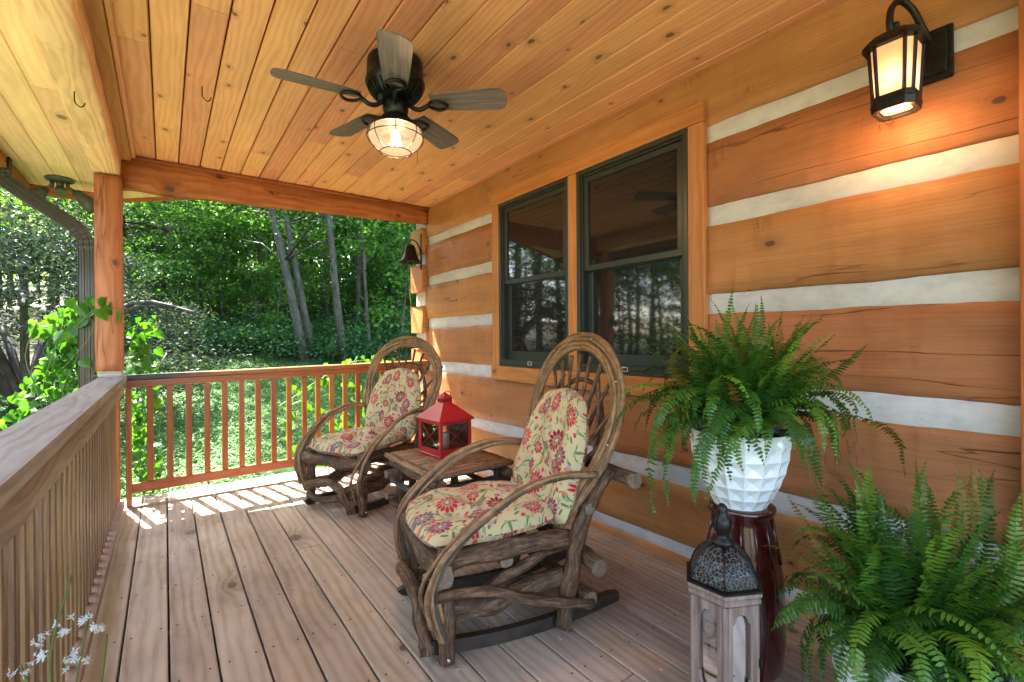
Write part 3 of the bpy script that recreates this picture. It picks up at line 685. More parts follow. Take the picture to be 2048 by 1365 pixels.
mb.box(2.4, 5.4, 4.66, 4.70, -.3, 3.3); mb.box(5.4, 5.44, -2.8, 4.7, -.3, 3.5); mb.box(2.4, 5.4, -2.84, -2.8, -.3, 3.3); mb.box(2.4, 5.4, -2.8, 4.66, -.3, -.02); wobj(mb.build('inner_wall', M['interior'], wall))

# ------------------------------------------------------------------ window casing + two sash windows
cas = empty('window_casing', (2.18, 2.26, .9), 0, 'orange pine casing boards framing the pair of dark windows', 'window casing')
def cobj(o): o.location = (-2.18, -2.26, -.9); return o
x0 = 2.162
mb = MB(); mb.box(x0, 2.205, 1.315, 3.205, 2.285, 2.385, .003); cobj(mb.build('head_board', M['trimy'], cas))
mb = MB(); mb.box(x0 + .003, 2.205, 1.315, 1.405, .985, 2.283, .003); cobj(mb.build('side_board', M['trimz'], cas))
mb = MB(); mb.box(x0 + .003, 2.205, 3.115, 3.205, .985, 2.283, .003); cobj(mb.build('side_board', M['trimz'], cas))
mb = MB(); mb.box(x0 + .003, 2.22, 2.222, 2.300, .985, 2.283, .003); cobj(mb.build('mullion_board', M['trimz'], cas))
mb = MB(); mb.box(x0 - .004, 2.205, 1.315, 3.215, .872, .983, .003); cobj(mb.build('sill_board', M['trimy'], cas))
mb = MB(); mb.box(2.207, 2.36, 1.35, 3.16, .95, .982); mb.box(2.207, 2.36, 1.35, 3.16, 2.287, 2.32); mb.box(2.225, 2.36, 2.225, 2.297, .983, 2.286)
mb.box(2.207, 2.36, 1.35, 1.40, .983, 2.286); mb.box(2.207, 2.36, 3.12, 3.16, .983, 2.286); cobj(mb.build('reveal', M['trimz'], cas))
def window(y0, y1, label):
    w_ = empty('sash_window', (2.2, (y0 + y1) / 2, .985), 0, label, 'window', 'pair of dark double hung windows in the log wall')
    def wo_(o): o.location = (-2.2, -(y0 + y1) / 2, -.985); return o
    z0, z1 = .984, 2.284; f_ = .03
    def frame(name, X0, X1, a, b, c, d, t_, mat, par=None, tb=None):
        tb = tb or t_; mb = MB(); mb.box(X0, X1, a, b, c, c + tb, .002); mb.box(X0, X1, a, b, d - t_, d, .002)
        mb.box(X0, X1, a, a + t_, c + tb, d - t_, .002); mb.box(X0, X1, b - t_, b, c + tb, d - t_, .002); return mb.build(name, mat, par or w_)
    wo_(frame('frame', 2.168, 2.26, y0, y1, z0, z1, .026, M['sash']))
    wo_(frame('inner_frame', 2.180, 2.26, y0 + .0265, y1 - .0265, z0 + .0265, z1 - .0265, .016, M['sash2']))
    zm = 1.655
    up = wo_(frame('upper_sash', 2.192, 2.222, y0 + .043, y1 - .043, zm - .02, z1 - .043, .034, M['sash']))
    mb = MB(); mb.box(2.205, 2.211, y0 + .077, y1 - .077, zm + .014, z1 - .077); mb.build('pane', M['pane'], up)
    lo = wo_(frame('lower_sash', 2.225, 2.255, y0 + .043, y1 - .043, z0 + .043, zm + .012, .04, M['sash'], tb=.075))
    mb = MB(); mb.box(2.237, 2.243, y0 + .083, y1 - .083, z0 + .118, zm - .028); mb.build('pane', M['pane'], lo)
    yy = (y0 + y1) / 2 + .01; 
    mb = MB(); mb.box(2.165, 2.1678, yy - .022, yy + .022, z0 + .020, z0 + .024); mb.box(2.165, 2.1678, yy - .022, yy + .022, z0 + .043, z0 + .047)
    mb.box(2.165, 2.1678, yy - .022, yy - .018, z0 + .0245, z0 + .0425); mb.box(2.165, 2.1678, yy + .018, yy + .022, z0 + .0245, z0 + .0425); wo_(mb.build('latch', M['latch'], w_))
    mb = MB(); mb.box(2.169, 2.178, y0 + .0265, y1 - .0265, z0 + .0265, z0 + .055, .002); wo_(mb.build('screen_rail', M['sash'], w_))
window(1.408, 2.219, 'dark framed double hung window nearer the ferns, reflecting green trees')
window(2.303, 3.112, 'dark framed double hung window nearer the bell, reflecting purple maple leaves')

# door casing at the near right edge of the wall
dc = hewn('door_casing', 2.125, 2.188, .135, .236, -.0, 2.50, .001, .2, M['trimz'], bev=.003)
tag(dc, 'vertical orange casing board at the near end of the log wall', 'door casing')

# ------------------------------------------------------------------ ceiling fan
fan = empty('ceiling_fan', (.905, 2.165, 2.552), 0, 'bronze ceiling fan with five grey wood blades and a lit caged lamp', 'ceiling fan')
mb = MB(); mb.lathe([(.0, -.001), (.122, -.001), (.130, -.012), (.133, -.05), (.135, -.10), (.141, -.108), (.141, -.122), (.130, -.135), (.112, -.165), (.083, -.192), (.05, -.20), (0, -.20)], 40); mb.build('motor_housing', M['fanmetal'], fan)
mb = MB()
for k in range(30):
    a = 2 * pi * k / 30; ca, sa = math.cos(a), math.sin(a)
    mb.tube([(ca * r, sa * r, z) for r, z in ((.131, -.137), (.115, -.166), (.088, -.192))], .004, 5)
mb.build('housing_ribs', M['fanmetal'], fan)['kind'] = 'stuff'
mb = MB(); mb.lathe([(0, -.20), (.052, -.20), (.060, -.21), (.062, -.235), (.055, -.262), (.045, -.275), (0, -.275)], 32); mb.build('switch_housing', M['fanmetal'], fan)
arm0 = bl0 = None
for k in range(5):
    a = math.radians(175.2 - 72 * k)
    Mx = Matrix.Rotation(a, 4, 'Z')
    if arm0 is None:
        mb = MB(); p = spline([(.055, 0, -.205), (.09, 0, -.235), (.125, 0, -.242), (.16, 0, -.225)], 5); mb.tube(p, [.011] * len(p), 8)
        loop = spline([(.16, 0, -.225), (.185, .034, -.226), (.225, .040, -.228), (.255, 0, -.229), (.225, -.040, -.228), (.185, -.034, -.226), (.16, 0, -.225)], 4); mb.tube(loop, .0085, 6)
        arm = mb.build('blade_arm', M['fanmetal'], fan); arm0 = arm.data
        mb = MB(); n = 14; vs = []
        out = [(.175, .048), (.25, .056), (.35, .063), (.45, .068), (.50, .069), (.525, .060), (.538, .038), (.542, .0)]
        pts = [(r, h) for r, h in out] + [(r, -h) for r, h in reversed(out[:-1])]; n = len(pts)
        vs = [(r, h, -.212 - h * .21 + dz) for dz in (0, .006) for r, h in pts]
        mb.add(vs, [tuple(reversed(range(n))), tuple(range(n, 2 * n))] + [(j, (j + 1) % n, n + (j + 1) % n, n + j) for j in range(n)])
        bl = mb.build('blade', M['blade'], fan); bl0 = bl.data
    else: arm = link('blade_arm', arm0, None, fan); bl = link('blade', bl0, None, fan)
    arm.matrix_local = Mx; bl.matrix_local = Mx
mb = MB(); mb.lathe([(0, -.275), (.04, -.276), (.05, -.29), (.075, -.305), (.108, -.325), (.128, -.345), (.136, -.358), (.138, -.364), (.130, -.364), (.12, -.35), (.06, -.31), (0, -.30)], 40); mb.build('lamp_shade', M['fanmetal'], fan)
fg = NT('lamp_globe_seeded_glass'); v_ = fg.tc(); dd = fg.n('VectorMath', operation='DISTANCE'); fg.l(v_, dd.inputs[0]); dd.inputs[1].default_value = (0, 0, -.40)
fglow = fg.math('POWER', fg.map(dd.outputs['Value'], .0, .15, 1, 0), 1.0)
em = fg.n('Emission'); fg.l(fg.mix(.5, (1, .52, .25), (1, .66, .4)), em.inputs[0]); fg.setin(em.inputs[1], .13)
tr_ = fg.n('BsdfTransparent'); tr_.inputs[0].default_value = (1, .88, .76, 1); gl_ = fg.n('BsdfGlossy'); gl_.inputs['Roughness'].default_value = .08
m1 = fg.n('MixShader'); m1.inputs[0].default_value = .38; fg.l(tr_.outputs[0], m1.inputs[1]); fg.l(em.outputs[0], m1.inputs[2]); m2 = fg.n('MixShader'); m2.inputs[0].default_value = .08; fg.l(m1.outputs[0], m2.inputs[1]); fg.l(gl_.outputs[0], m2.inputs[2]); fg.l(m2.outputs[0], fg.out.inputs[0])
mb = MB(); mb.lathe([(.122, -.362), (.134, -.385), (.136, -.40), (.125, -.43), (.10, -.46), (.07, -.478), (.0, -.482)], 36); mb.build('globe', fg.m, fan)
mb = MB(); mb.lathe([(0.001, -.36), (.012, -.362), (.014, -.38), (.022, -.40), (.024, -.42), (.016, -.44), (.0, -.446)], 16)
be = NT('bulb_glow'); e_ = be.n('Emission'); e_.inputs[0].default_value = (1, .72, .42, 1); e_.inputs[1].default_value = 6; be.l(e_.outputs[0], be.out.inputs[0]); mb.build('bulb', be.m, fan)
mb = MB()
for k in range(8):
    a = 2 * pi * (k + .5) / 8; ca, sa = math.cos(a), math.sin(a); mb.tube([(ca * r, sa * r, z) for r, z in ((.139, -.362), (.145, -.39), (.142, -.41), (.130, -.44), (.106, -.466), (.078, -.486))], .0024, 5)
for r, z in ((.139, -.364), (.1435, -.405), (.079, -.487)):
    mb.tube([(r * math.cos(2 * pi * k / 36), r * math.sin(2 * pi * k / 36), z) for k in range(37)], .003, 5, cap=False)
mb.build('wire_cage', M['fanmetal'], fan)
mb = MB(); mb.tube([(.10, -.03, -.36), (.105, -.035, -.45), (.105, -.035, -.535)], .0012, 4); mb.build('pull_chain', M['fanmetal'], fan)
for ob in fan.children:
    if ob.name.split('.')[0] in FANLAMP: ob.scale = (.93, .93, .86); ob.location.z = -.275 * .14 + .012
pl = bpy.data.lights.new('fan_lamp_light', 'POINT'); pl.energy = 9; pl.color = (1, .62, .36); pl.shadow_soft_size = .03
po = bpy.data.objects.new('fan_lamp_light', pl); C.objects.link(po); po.parent = fan; po.location = (0, 0, -.375)

# ------------------------------------------------------------------ wall lantern
wl = empty('wall_lantern', (2.19, .452, 2.175), 0, 'lit black wall lantern with scroll arm and frosted panes', 'wall lantern'); wl.scale = (.95, .95, .95)
def oct_ring(cx, cy, hx, hy, ch, z): return [(cx - hx + ch, cy - hy, z), (cx + hx - ch, cy - hy, z), (cx + hx, cy - hy + ch, z), (cx + hx, cy + hy - ch, z), (cx + hx - ch, cy + hy, z), (cx - hx + ch, cy + hy, z), (cx - hx, cy + hy - ch, z), (cx - hx, cy - hy + ch, z)]
def octa(mb, cx, cy, secs, cap=True):
    vs = []; 
    for (hx, hy, ch, z) in secs: vs += oct_ring(cx, cy, hx, hy, ch, z)
    n = 8; fs = [(i * n + k, i * n + (k + 1) % n, (i + 1) * n + (k + 1) % n, (i + 1) * n + k) for i in range(len(secs) - 1) for k in range(n)]
    if cap: fs += [tuple(reversed(range(n))), tuple(range((len(secs) - 1) * n, len(secs) * n))]
    mb.add(vs, fs); return mb
mb = MB(); mb.box(-.022, -.001, -.062, .062, -.085, .105, .004); mb.box(-.034, -.022, -.048, .048, -.068, .09, .005); mb.build('back_plate', M['black'], wl)
cx, cyy = -.145, .06
cx = -.165; cyy = .066
mb = MB(); p = spline([(-.03, .0, .06), (-.055, .015, .11), (-.085, .035, .175), (-.125, .06, .205), (-.165, .076, .175), (-.178, .08, .12), (-.168, .078, .082)], 6); mb.tube(p, .0115, 8)
p = spline([(-.168, .078, .085), (-.155, .078, .08), (-.137, .074, .088), (-.130, .072, .106), (-.142, .074, .118)], 4); mb.tube(p, .007, 8); mb.lathe([(.0, -.014), (.012, -.009), (.015, 0), (.012, .009), (0, .014)], 12, (-.142, .074, .116)); mb.build('scroll_arm', M['black'], wl)
mb = MB(); octa(mb, cx, cyy, [(.088, .086, .03, .018), (.088, .086, .03, .034), (.07, .068, .024, .055), (.035, .034, .012, .078), (.02, .02, .006, .084)]); mb.build('lantern_roof', M['black'], wl)
mb = MB()
top = oct_ring(cx, cyy, .070, .068, .024, .018); bot = oct_ring(cx, cyy, .060, .058, .020, -.165)
for a, b in zip(top, bot): mb.tube([a, b], .0062, 4, smooth=False)
mb.build('corner_bars', M['black'], wl)
mb = MB(); octa(mb, cx, cyy, [(.066, .064, .022, -.182), (.066, .064, .022, -.160)], False); octa(mb, cx, cyy, [(.058, .056, .019, -.16), (.058, .056, .019, -.182)], False)
octa(mb, cx, cyy, [(.064, .062, .022, -.212), (.068, .066, .024, -.184)], False); octa(mb, cx, cyy, [(.054, .052, .018, -.184), (.050, .048, .018, -.212)], False)
octa(mb, cx, cyy, [(.064, .062, .022, -.212), (.050, .048, .018, -.212)], False); octa(mb, cx, cyy, [(.068, .066, .024, -.184), (.054, .052, .018, -.184)], False); mb.build('bottom_ring', M['black'], wl)
M['frost'] = emis('amber_frosted_pane', (1, .42, .16), .19, (.7, .5, .3), (cx, cyy, -.10), .12)
tt = oct_ring(cx, cyy, .066, .064, .022, .017); bb = oct_ring(cx, cyy, .057, .055, .019, -.163)
for k in range(8):
    mb = MB(); mb.add([tt[k], tt[(k + 1) % 8], bb[(k + 1) % 8], bb[k]], [(0, 3, 2, 1)]); 
    inn = [tuple(Vector((cx, cyy, z)) + (Vector((x_, y_, 0)) - Vector((cx, cyy, 0))) * .96) for (x_, y_, z) in (tt[k], tt[(k + 1) % 8], bb[(k + 1) % 8], bb[k])]
    mb.add(inn, [(0, 1, 2, 3)]); mb.build('pane', M['frost'], wl)
pl = bpy.data.lights.new('wall_lamp_light', 'POINT'); pl.energy = .38; pl.color = (1, .50, .2); pl.shadow_soft_size = .045
po = bpy.data.objects.new('wall_lamp_light', pl); C.objects.link(po); po.parent = wl; po.location = (cx, cyy, -.225)
mb = MB(); octa(mb, cx, cyy, [(.045, .043, .015, -.200), (.045, .043, .015, -.196)]); mb.build('bottom_glass', emis('warm_bottom_glass', (1, .45, .25), .035, (.3, .2, .15)), wl)

# ------------------------------------------------------------------ rocking chair
def bundle(path, offs, n, r, mb, jit=.25, taper=True):
    pass
def make_chair():
    root = empty('rocking_chair', (0, 0, 0))
    def log(name, pts, r, n=10, seg=5, m=None, jit=.28, parent=None):
        p = spline(pts, seg) if len(pts) > 2 else [Vector(pts[0]).lerp(Vector(pts[1]), i / 6) for i in range(7)]
        p = [q + Vector((mnoise.noise(q * 14), mnoise.noise(q * 14 + Vector((5, 1, 2))), mnoise.noise(q * 14 + Vector((8, 8, 3))))) * r * .22 for q in p]
        rr = r if isinstance(r, list) else [r] * len(p)
        if not isinstance(r, list): rr = [r * (1 + .1 * math.sin(i * 1.3 + len(name))) for i in range(len(p))]
        mb = MB(); mb.capmat = 1; mb.tube(p, rr, n, True, jit); return mb.build(name, [m or M['bark'], M['sawn']], parent or root)
    for s in (-1, 1):
        # rocker: curved dark board
        mb = MB(); N = 18; vs = []
        for i in range(N + 1):
            t = i / N; S = -.095 + .885 * t; z = .21 * (S - .33) ** 2 + .001; th = .05 if .05 < t < .97 else .05 * (.45 if t <= .05 else .7)
            W = s * .222
            vs += [(S + (.02 if i == 0 else 0), W - .015, z), (S + (.02 if i == 0 else 0), W + .015, z), (S, W + .015, z + th), (S, W - .015, z + th)]
        fs = [(i * 4 + k, i * 4 + (k + 1) % 4, (i + 1) * 4 + (k + 1) % 4, (i + 1) * 4 + k) for i in range(N) for k in range(4)] + [(3, 2, 1, 0), (N * 4, N * 4 + 1, N * 4 + 2, N * 4 + 3)]
        mb.add(vs, fs); mb.build('rocker', M['rocker'], root)
        log('front_leg', [(0, s * .262, .012), (.004, s * .262, .2), (.0, s * .258, .43)], .031)
        log('rear_leg', [(.49, s * .262, .02), (.525, s * .265, .2), (.575, s * .272, .42), (.685, s * .30, .66)], .034)
        log('seat_rail', [(.02, s * .225, .362), (.26, s * .228, .372), (.545, s * .232, .36)], .040)
        log('side_stretcher', [(.03, s * .22, .165), (.2, s * .215, .16), (.35, s * .22, .19), (.52, s * .225, .205)], .036)
        log('diagonal_brace', [(-.05, s * .315, .285), (.15, s * .312, .262), (.36, s * .308, .175), (.60, s * .312, .115)], .020)
        log('cross_brace', [(.0, s * .19, .14), (.22, s * .185, .22), (.45, s * .19, .30), (.56, s * .2, .33)], .023)
        # arm: four bent twigs side by side
        base = [(.60, .338, .648), (.48, .345, .662), (.386, .345, .658), (.27, .345, .628), (.17, .345, .575), (.06, .338, .50), (-.02, .328, .415), (-.055, .315, .33), (-.058, .298, .25), (-.04, .288, .17), (-.015, .29, .10)]
        for k in range(4):
            o_ = (k - 1.5) * .0215
            pts = []
            for j, (S, W, Z) in enumerate(base[: 11 - (k in (0,)) * 1 - (k == 3) * 1]):
                tj = j / 10
                fan_ = 1 if j > 1 else .55
                nx_, nz_ = math.sin(min(tj * 1.9, 1.35)), math.cos(min(tj * 1.9, 1.35))
                pts.append((S - o_ * nx_ * .75 * fan_, s * (W + o_ * .55 * (1 if j < 8 else .4)), Z + o_ * nz_ * .3 + (-.004 if k % 2 else .003)))
            p = spline(pts, 4); mb = MB(); mb.capmat = 1
            mb.tube(p, [(.0108 + .0012 * math.sin(i * .9 + k * 2)) for i in range(len(p))], 7, True, .3)
            mb.build('arm_twig', [M['barkgrey'] if k == 1 else M['barkg'], M['sawn']], root)
        # inner arm twig running under the seat front
        p = spline([(.10, s * .33, .545), (.0, s * .315, .46), (-.075, s * .29, .36), (-.09, s * .25, .26), (-.055, s * .235, .15), (-.03, s * .235, .09)], 4); mb = MB(); mb.tube(p, .0095, 7, True, .3); mb.build('arm_twig', M['barkg'], root)
        # rods that cross outside the hoop
        log('back_rod', [(.52, s * .10, .50), (.66, s * .26, .80), (.735, s * .385, .985)], .0095, 7)
        log('back_rod', [(.60, s * .30, .60), (.70, s * .22, .86), (.745, s * .15, 1.02)], .009, 7)
        log('back_rod', [(.52, s * .06, .46), (.63, s * .25, .70), (.69, s * .39, .83)], .009, 7)
    log('front_bar', [(-.028, -.315, .352), (-.03, 0, .35), (-.028, .315, .352)], .040)
    log('rear_bar', [(.62, -.345, .272), (.62, .345, .272)], .034)
    log('lower_rear_bar', [(.585, -.32, .13), (.585, .32, .13)], .030)
    log('back_bar', [(.735, -.42, .628), (.735, .42, .628)], .030)
    log('back_rest_bar', [(.60, -.31, .50), (.60, .31, .50)], .022)
    log('mid_bar', [(.25, -.24, .325), (.25, .24, .325)], .028)
    log('front_brace', [(-.075, .20, .175), (-.085, .07, .205), (-.08, -.05, .215), (-.072, -.14, .16), (-.062, -.20, .075), (-.06, -.225, .03)], .030)
    log('front_brace', [(-.03, .25, .10), (-.04, .1, .075), (-.03, -.22, .14)], .024)
    # hoop: four bent twigs round the back
    half = [(.50, .185, .365), (.555, .265, .50), (.61, .345, .645), (.66, .385, .78), (.695, .392, .90), (.725, .352, 1.03), (.75, .245, 1.145), (.766, .10, 1.208), (.769, 0, 1.218)]
    hoop = half + [(S, -W, Z) for S, W, Z in reversed(half[:-1])]
    cz = .82
    for k in range(4):
        pts = []
        for j, (S, W, Z) in enumerate(hoop):
            lowf = 1 if .62 < Z else .35
            d = Vector((0, W, (Z - cz) * .8)); d = d.normalized() if d.length > 0 else d
            o_ = k * .0215 * lowf
            pts.append((S - .002 * k + (.008 if k % 2 else 0) - d.z * o_ * .3, W - d.y * o_, Z - d.z * o_ + (.0 if Z > .62 else .01 * k)))
        p = spline(pts, 4); mb = MB(); mb.capmat = 1
        mb.tube(p, [(.0125 + .0010 * math.sin(i * .7 + k)) for i in range(len(p))], 10, True, .3); mb.build('hoop_twig', [M['barkg'], M['sawn']], root)
    for k in range(7):
        wv = (k - 3) / 3; top_w = wv * .26; ztop = 1.125 - .075 * abs(wv) ** 2 * 1.2
        log('spindle', [(.60, wv * .11, .50), (.69, wv * .15, .80), (.75, top_w, ztop)], .0095, 7)
    log('inner_arch', [(.66, -.24, .62), (.72, -.22, .82), (.755, -.12, .97), (.765, 0, 1.0), (.755, .12, .97), (.72, .22, .82), (.66, .24, .62)], .012, 7)
    # screw heads on rods
    mb = MB()
    for j in (3, 6, 9, 11, 13, 15):
        S, W, Z = hoop[min(j, 16)]
        mb.lathe([(0, -.004), (.005, -.003), (.005, .003), (0, .004)], 8, (S - .018, W * .96, Z - .01))
    for s in (-1, 1): mb.lathe([(0, -.007), (.007, -.005), (.007, .005), (0, .007)], 8, (0, s * .293, .035))
    mb.build('screw_heads', M['clip'], root)
    # cushions
    def cushion(name, nu, nv, fn):
        vs = []; uvs = []
        me = bpy.data.meshes.new(name); fs = []
        for side in (0, 1):
            for i in range(nu + 1):
                for j in range(nv + 1):
                    vs.append(fn(i / nu, j / nv, side)); uvs.append((i / nu * .52 + side * .7, j / nv * .55))
        n = (nu + 1) * (nv + 1)
        for side in (0, 1):
            for i in range(nu):
                for j in range(nv):
                    a = side * n + i * (nv + 1) + j; q = (a, a + nv + 1, a + nv + 2, a + 1); fs.append(q if side == 0 else tuple(reversed(q)))
        me.from_pydata(vs, [], fs); uvl = me.uv_layers.new(name='UVMap')
        li = np.empty(len(me.loops), np.int32); me.loops.foreach_get('vertex_index', li); uvl.data.foreach_set('uv', np.array(uvs, np.float32)[li].reshape(-1))
        me.polygons.foreach_set('use_smooth', [True] * len(me.polygons)); me.materials.append(M['fabric']); return link(name, me, None, root)
    tufts = [(.28, .3), (.28, .7), (.66, .3), (.66, .7), (.47, .5)]
    def seat(u, v, side):
        # rounded square, u along s (front 0), v along w
        a, b = u * 2 - 1, v * 2 - 1
        x_ = a * math.sqrt(1 - b * b * .30); y_ = b * math.sqrt(1 - a * a * .22)
        S = .215 + x_ * .30; W = y_ * .275
        edge = max(0, (1 - abs(a) ** 3.2)) * max(0, (1 - abs(b) ** 3.2)); t = edge ** .38
        dip = 1.3 * sum(math.exp(-((u - p) ** 2 + (v - q) ** 2) / .008) for p, q in tufts)
        puf = 1 + .2 * math.cos((u - .28) * 2 * pi / .38) * .6 + .12 * math.cos((v - .5) * 2 * pi / .4) * .5
        mid = .452 - .018 * max(0, -a) ** 2 + .012 * max(0, a)
        mid += .012 * mnoise.noise(Vector((u * 3, v * 3, 1)))
        if side == 0: z = mid + t * (.062 * puf - .040 * min(dip, 1))
        else: z = mid - t * .05
        return (S, W, z)
    cushion('seat_cushion', 44, 44, seat)
    def back(u, v, side):
        a, b = u * 2 - 1, v * 2 - 1   # u up, v across
        x_ = a * math.sqrt(1 - b * b * .36); y_ = b * math.sqrt(1 - max(a, 0) ** 2 * .45 - max(-a, 0) ** 2 * .15)
        hgt = .675 + x_ * .29; W = -.012 + y_ * .262 * (1 - .06 * a)
        edge = max(0, (1 - abs(a) ** 3.2)) * max(0, (1 - abs(b) ** 3.2)); t = edge ** .38
        dip = sum(math.exp(-((u - p) ** 2 + (v - q) ** 2) / .010) for p, q in tufts)
        puf = 1 + .1 * math.cos((u - .28) * 2 * pi / .38) + .08 * math.cos((v - .5) * 2 * pi / .4)
        d = (t * (.065 * puf - .042 * min(dip, 1)) if side == 0 else -t * .045) + .01 * mnoise.noise(Vector((u * 3, v * 3, 7)))
        S = .525 + (hgt - .42) * .33
        return (S - .03 - d * .95, W, hgt + d * .3)
    cushion('back_cushion', 44, 44, back)
    return root
ch = make_chair()
tag(ch, 'bentwood rocking chair with floral cushions nearest the ferns, turned toward the railing', 'rocking chair', 'bentwood rocking chairs with floral cushions')
ch.location = (.887, 1.797, 0); ch.rotation_euler.z = -math.radians(12.8)
ch2 = copy_tree(ch); ch2['label'] = 'smaller looking bentwood rocking chair in the far corner beside the end railing'
ch2.location = (.963, 3.403, 0); ch2.rotation_euler.z = math.radians(24.8)

# ------------------------------------------------------------------ side table
tb = empty('side_table', (1.413, 2.601, 0), math.radians(1.1), 'rustic stick side table between the two rocking chairs', 'side table')
n = 24
for k in range(n):
    yy = -.30 + .60 * (k + .5) / n
    p = [Vector((-.235 + .5 * i / 5, yy + .003 * mnoise.noise(Vector((k, i, 2))), .461 + .003 * mnoise.noise(Vector((k, i * .7, 5))))) for i in range(6)]
    mb = MB(); mb.capmat = 1; mb.tube(p, [.0125 * (1 + .1 * mnoise.noise(Vector((k * 3, i, 1)))) for i in range(6)], 8, True, .25); mb.build('top_stick', [M['barkg'], M['sawn']], tb)
def tlog(name, a, b, r, m='bark', n_=9):
    p = [Vector(a).lerp(Vector(b), i / 6) for i in range(7)]; p = [q + Vector((mnoise.noise(q * 9), mnoise.noise(q * 9 + Vector((3, 3, 3))), mnoise.noise(q * 9 + Vector((7, 1, 3))))) * r * .3 for q in p]
    mb = MB(); mb.capmat = 1; mb.tube(p, [r * (1 + .08 * math.sin(i)) for i in range(7)], n_, True, .3); return mb.build(name, [M[m], M['sawn']], tb)
mb = MB(); mb.tube([Vector((-.258, -.325 + .65 * i / 8, .455)) for i in range(9)], .022, 8, True, .3, squash=.85); mb.build('edge_log', M['barkg'], tb)
mb = MB(); mb.tube([Vector((-.235 + .5 * i / 8, -.315, .455)) for i in range(9)], .018, 8, True, .3); mb.build('edge_log', M['barkg'], tb)
mb = MB(); mb.tube([Vector((-.235 + .5 * i / 8, .315, .455)) for i in range(9)], .018, 8, True, .3); mb.build('edge_log', M['barkg'], tb)
for sx in (-1, 1):
    for sy in (-1, 1): tlog('leg', (sx * .205, sy * .26, .003), (sx * .20, sy * .25, .43), .028)
for sx in (-1, 1):
    tlog('cross_log', (sx * .225, -.34, .405), (sx * .225, .34, .405), .028); tlog('cross_log', (sx * .225, -.32, .15), (sx * .225, .32, .15), .026); tlog('cross_log', (sx * .23, -.31, .27), (sx * .23, .31, .30), .02, 'barkgrey')
for sy in (-1, 1):
    tlog('cross_log', (-.30, sy * .25, .355), (.29, sy * .25, .35), .026, 'barkgrey' if sy < 0 else 'bark'); tlog('cross_log', (-.29, sy * .26, .215), (.28, sy * .26, .10), .022)

# ------------------------------------------------------------------ red lantern on the table
rl = empty('red_lantern', (1.432, 2.665, .4795), math.radians(5), 'red metal candle lantern standing on the stick table', 'lantern')
hx = .118; hy = .128; H_ = .215
mb = MB(); mb.box(-hx, hx, -hy, hy, 0, .012, .002); mb.box(-hx + .005, hx - .005, -hy + .005, hy - .005, .012, .03, .002); mb.build('base', M['red'], rl)
mb = MB()
for sx in (-1, 1):
    for sy in (-1, 1): a, b = sx * (hx - .012), sy * (hy - .012); mb.box(a - .010, a + .010, b - .010, b + .010, .03, H_, .001)
for sy in (-1, 1): b = sy * (hy - .012); mb.box(-hx + .022, hx - .022, b - .008, b + .008, H_ - .018, H_ - .001); mb.box(-hx + .022, hx - .022, b - .008, b + .008, .031, .045)
for sx in (-1, 1): a = sx * (hx - .012); mb.box(a - .008, a + .008, -hy + .022, hy - .022, H_ - .018, H_ - .001); mb.box(a - .008, a + .008, -hy + .022, hy - .022, .031, .045)
mb.build('frame', M['red'], rl)
mb = MB()
for sy in (-1, 1):
    b = sy * (hy - .006)
    for q in (-1, 1): mb.tube([(-q * (hx - .022), b, .046), (q * (hx - .022), b, H_ - .02)], .0018, 4)
for sx in (-1, 1):
    a = sx * (hx - .006)
    for q in (-1, 1): mb.tube([(a, -q * (hy - .022), .046), (a, q * (hy - .022), H_ - .02)], .0018, 4)
mb.build('cross_wires', M['red'], rl)
for sy in (-1, 1): mb = MB(); b = sy * (hy - .014); mb.box(-hx + .022, hx - .022, b - .001, b + .001, .0455, H_ - .0185); mb.build('pane', M['glass'], rl)
for sx in (-1, 1): mb = MB(); b = sx * (hx - .014); mb.box(b - .001, b + .001, -hy + .022, hy - .022, .0455, H_ - .0185); mb.build('pane', M['glass'], rl)
mb = MB(); mb.box(-hx - .012, hx + .012, -hy - .012, hy + .012, H_, H_ + .012, .002)
def frust(mb, a, b, z0, c, d, z1): mb.add([(-a, -b, z0), (a, -b, z0), (a, b, z0), (-a, b, z0), (-c, -d, z1), (c, -d, z1), (c, d, z1), (-c, d, z1)], [(0, 3, 2, 1), (4, 5, 6, 7), (0, 1, 5, 4), (1, 2, 6, 5), (2, 3, 7, 6), (3, 0, 4, 7)])
frust(mb, hx + .010, hy + .010, H_ + .0125, .032, .034, H_ + .105); mb.build('roof', M['red'], rl)
mb = MB()
for i in range(5):
    for (ax_, ay_) in ((-.03 + i * .015, -.03), (-.03 + i * .015, .03), (-.03, -.03 + i * .015), (.03, -.03 + i * .015)): mb.box(ax_ - .003, ax_ + .003, ay_ - .003, ay_ + .003, H_ + .105, H_ + .132)
frust(mb, .040, .040, H_ + .133, .004, .004, H_ + .168); mb.build('chimney', M['red'], rl)
mb = MB(); R_ = .034; mb.tube([(R_ * math.cos(a) - .01, -.03 - .012 * math.sin(a), H_ + .145 + R_ * math.sin(a)) for a in np.linspace(0, 2 * pi, 25)], .0028, 6, cap=False); mb.build('ring', M['red'], rl)
mb = MB(); mb.lathe([(0, .03), (.028, .03), (.028, .12), (.026, .125), (0, .122)], 20); mb.build('candle', M['candle'], rl)

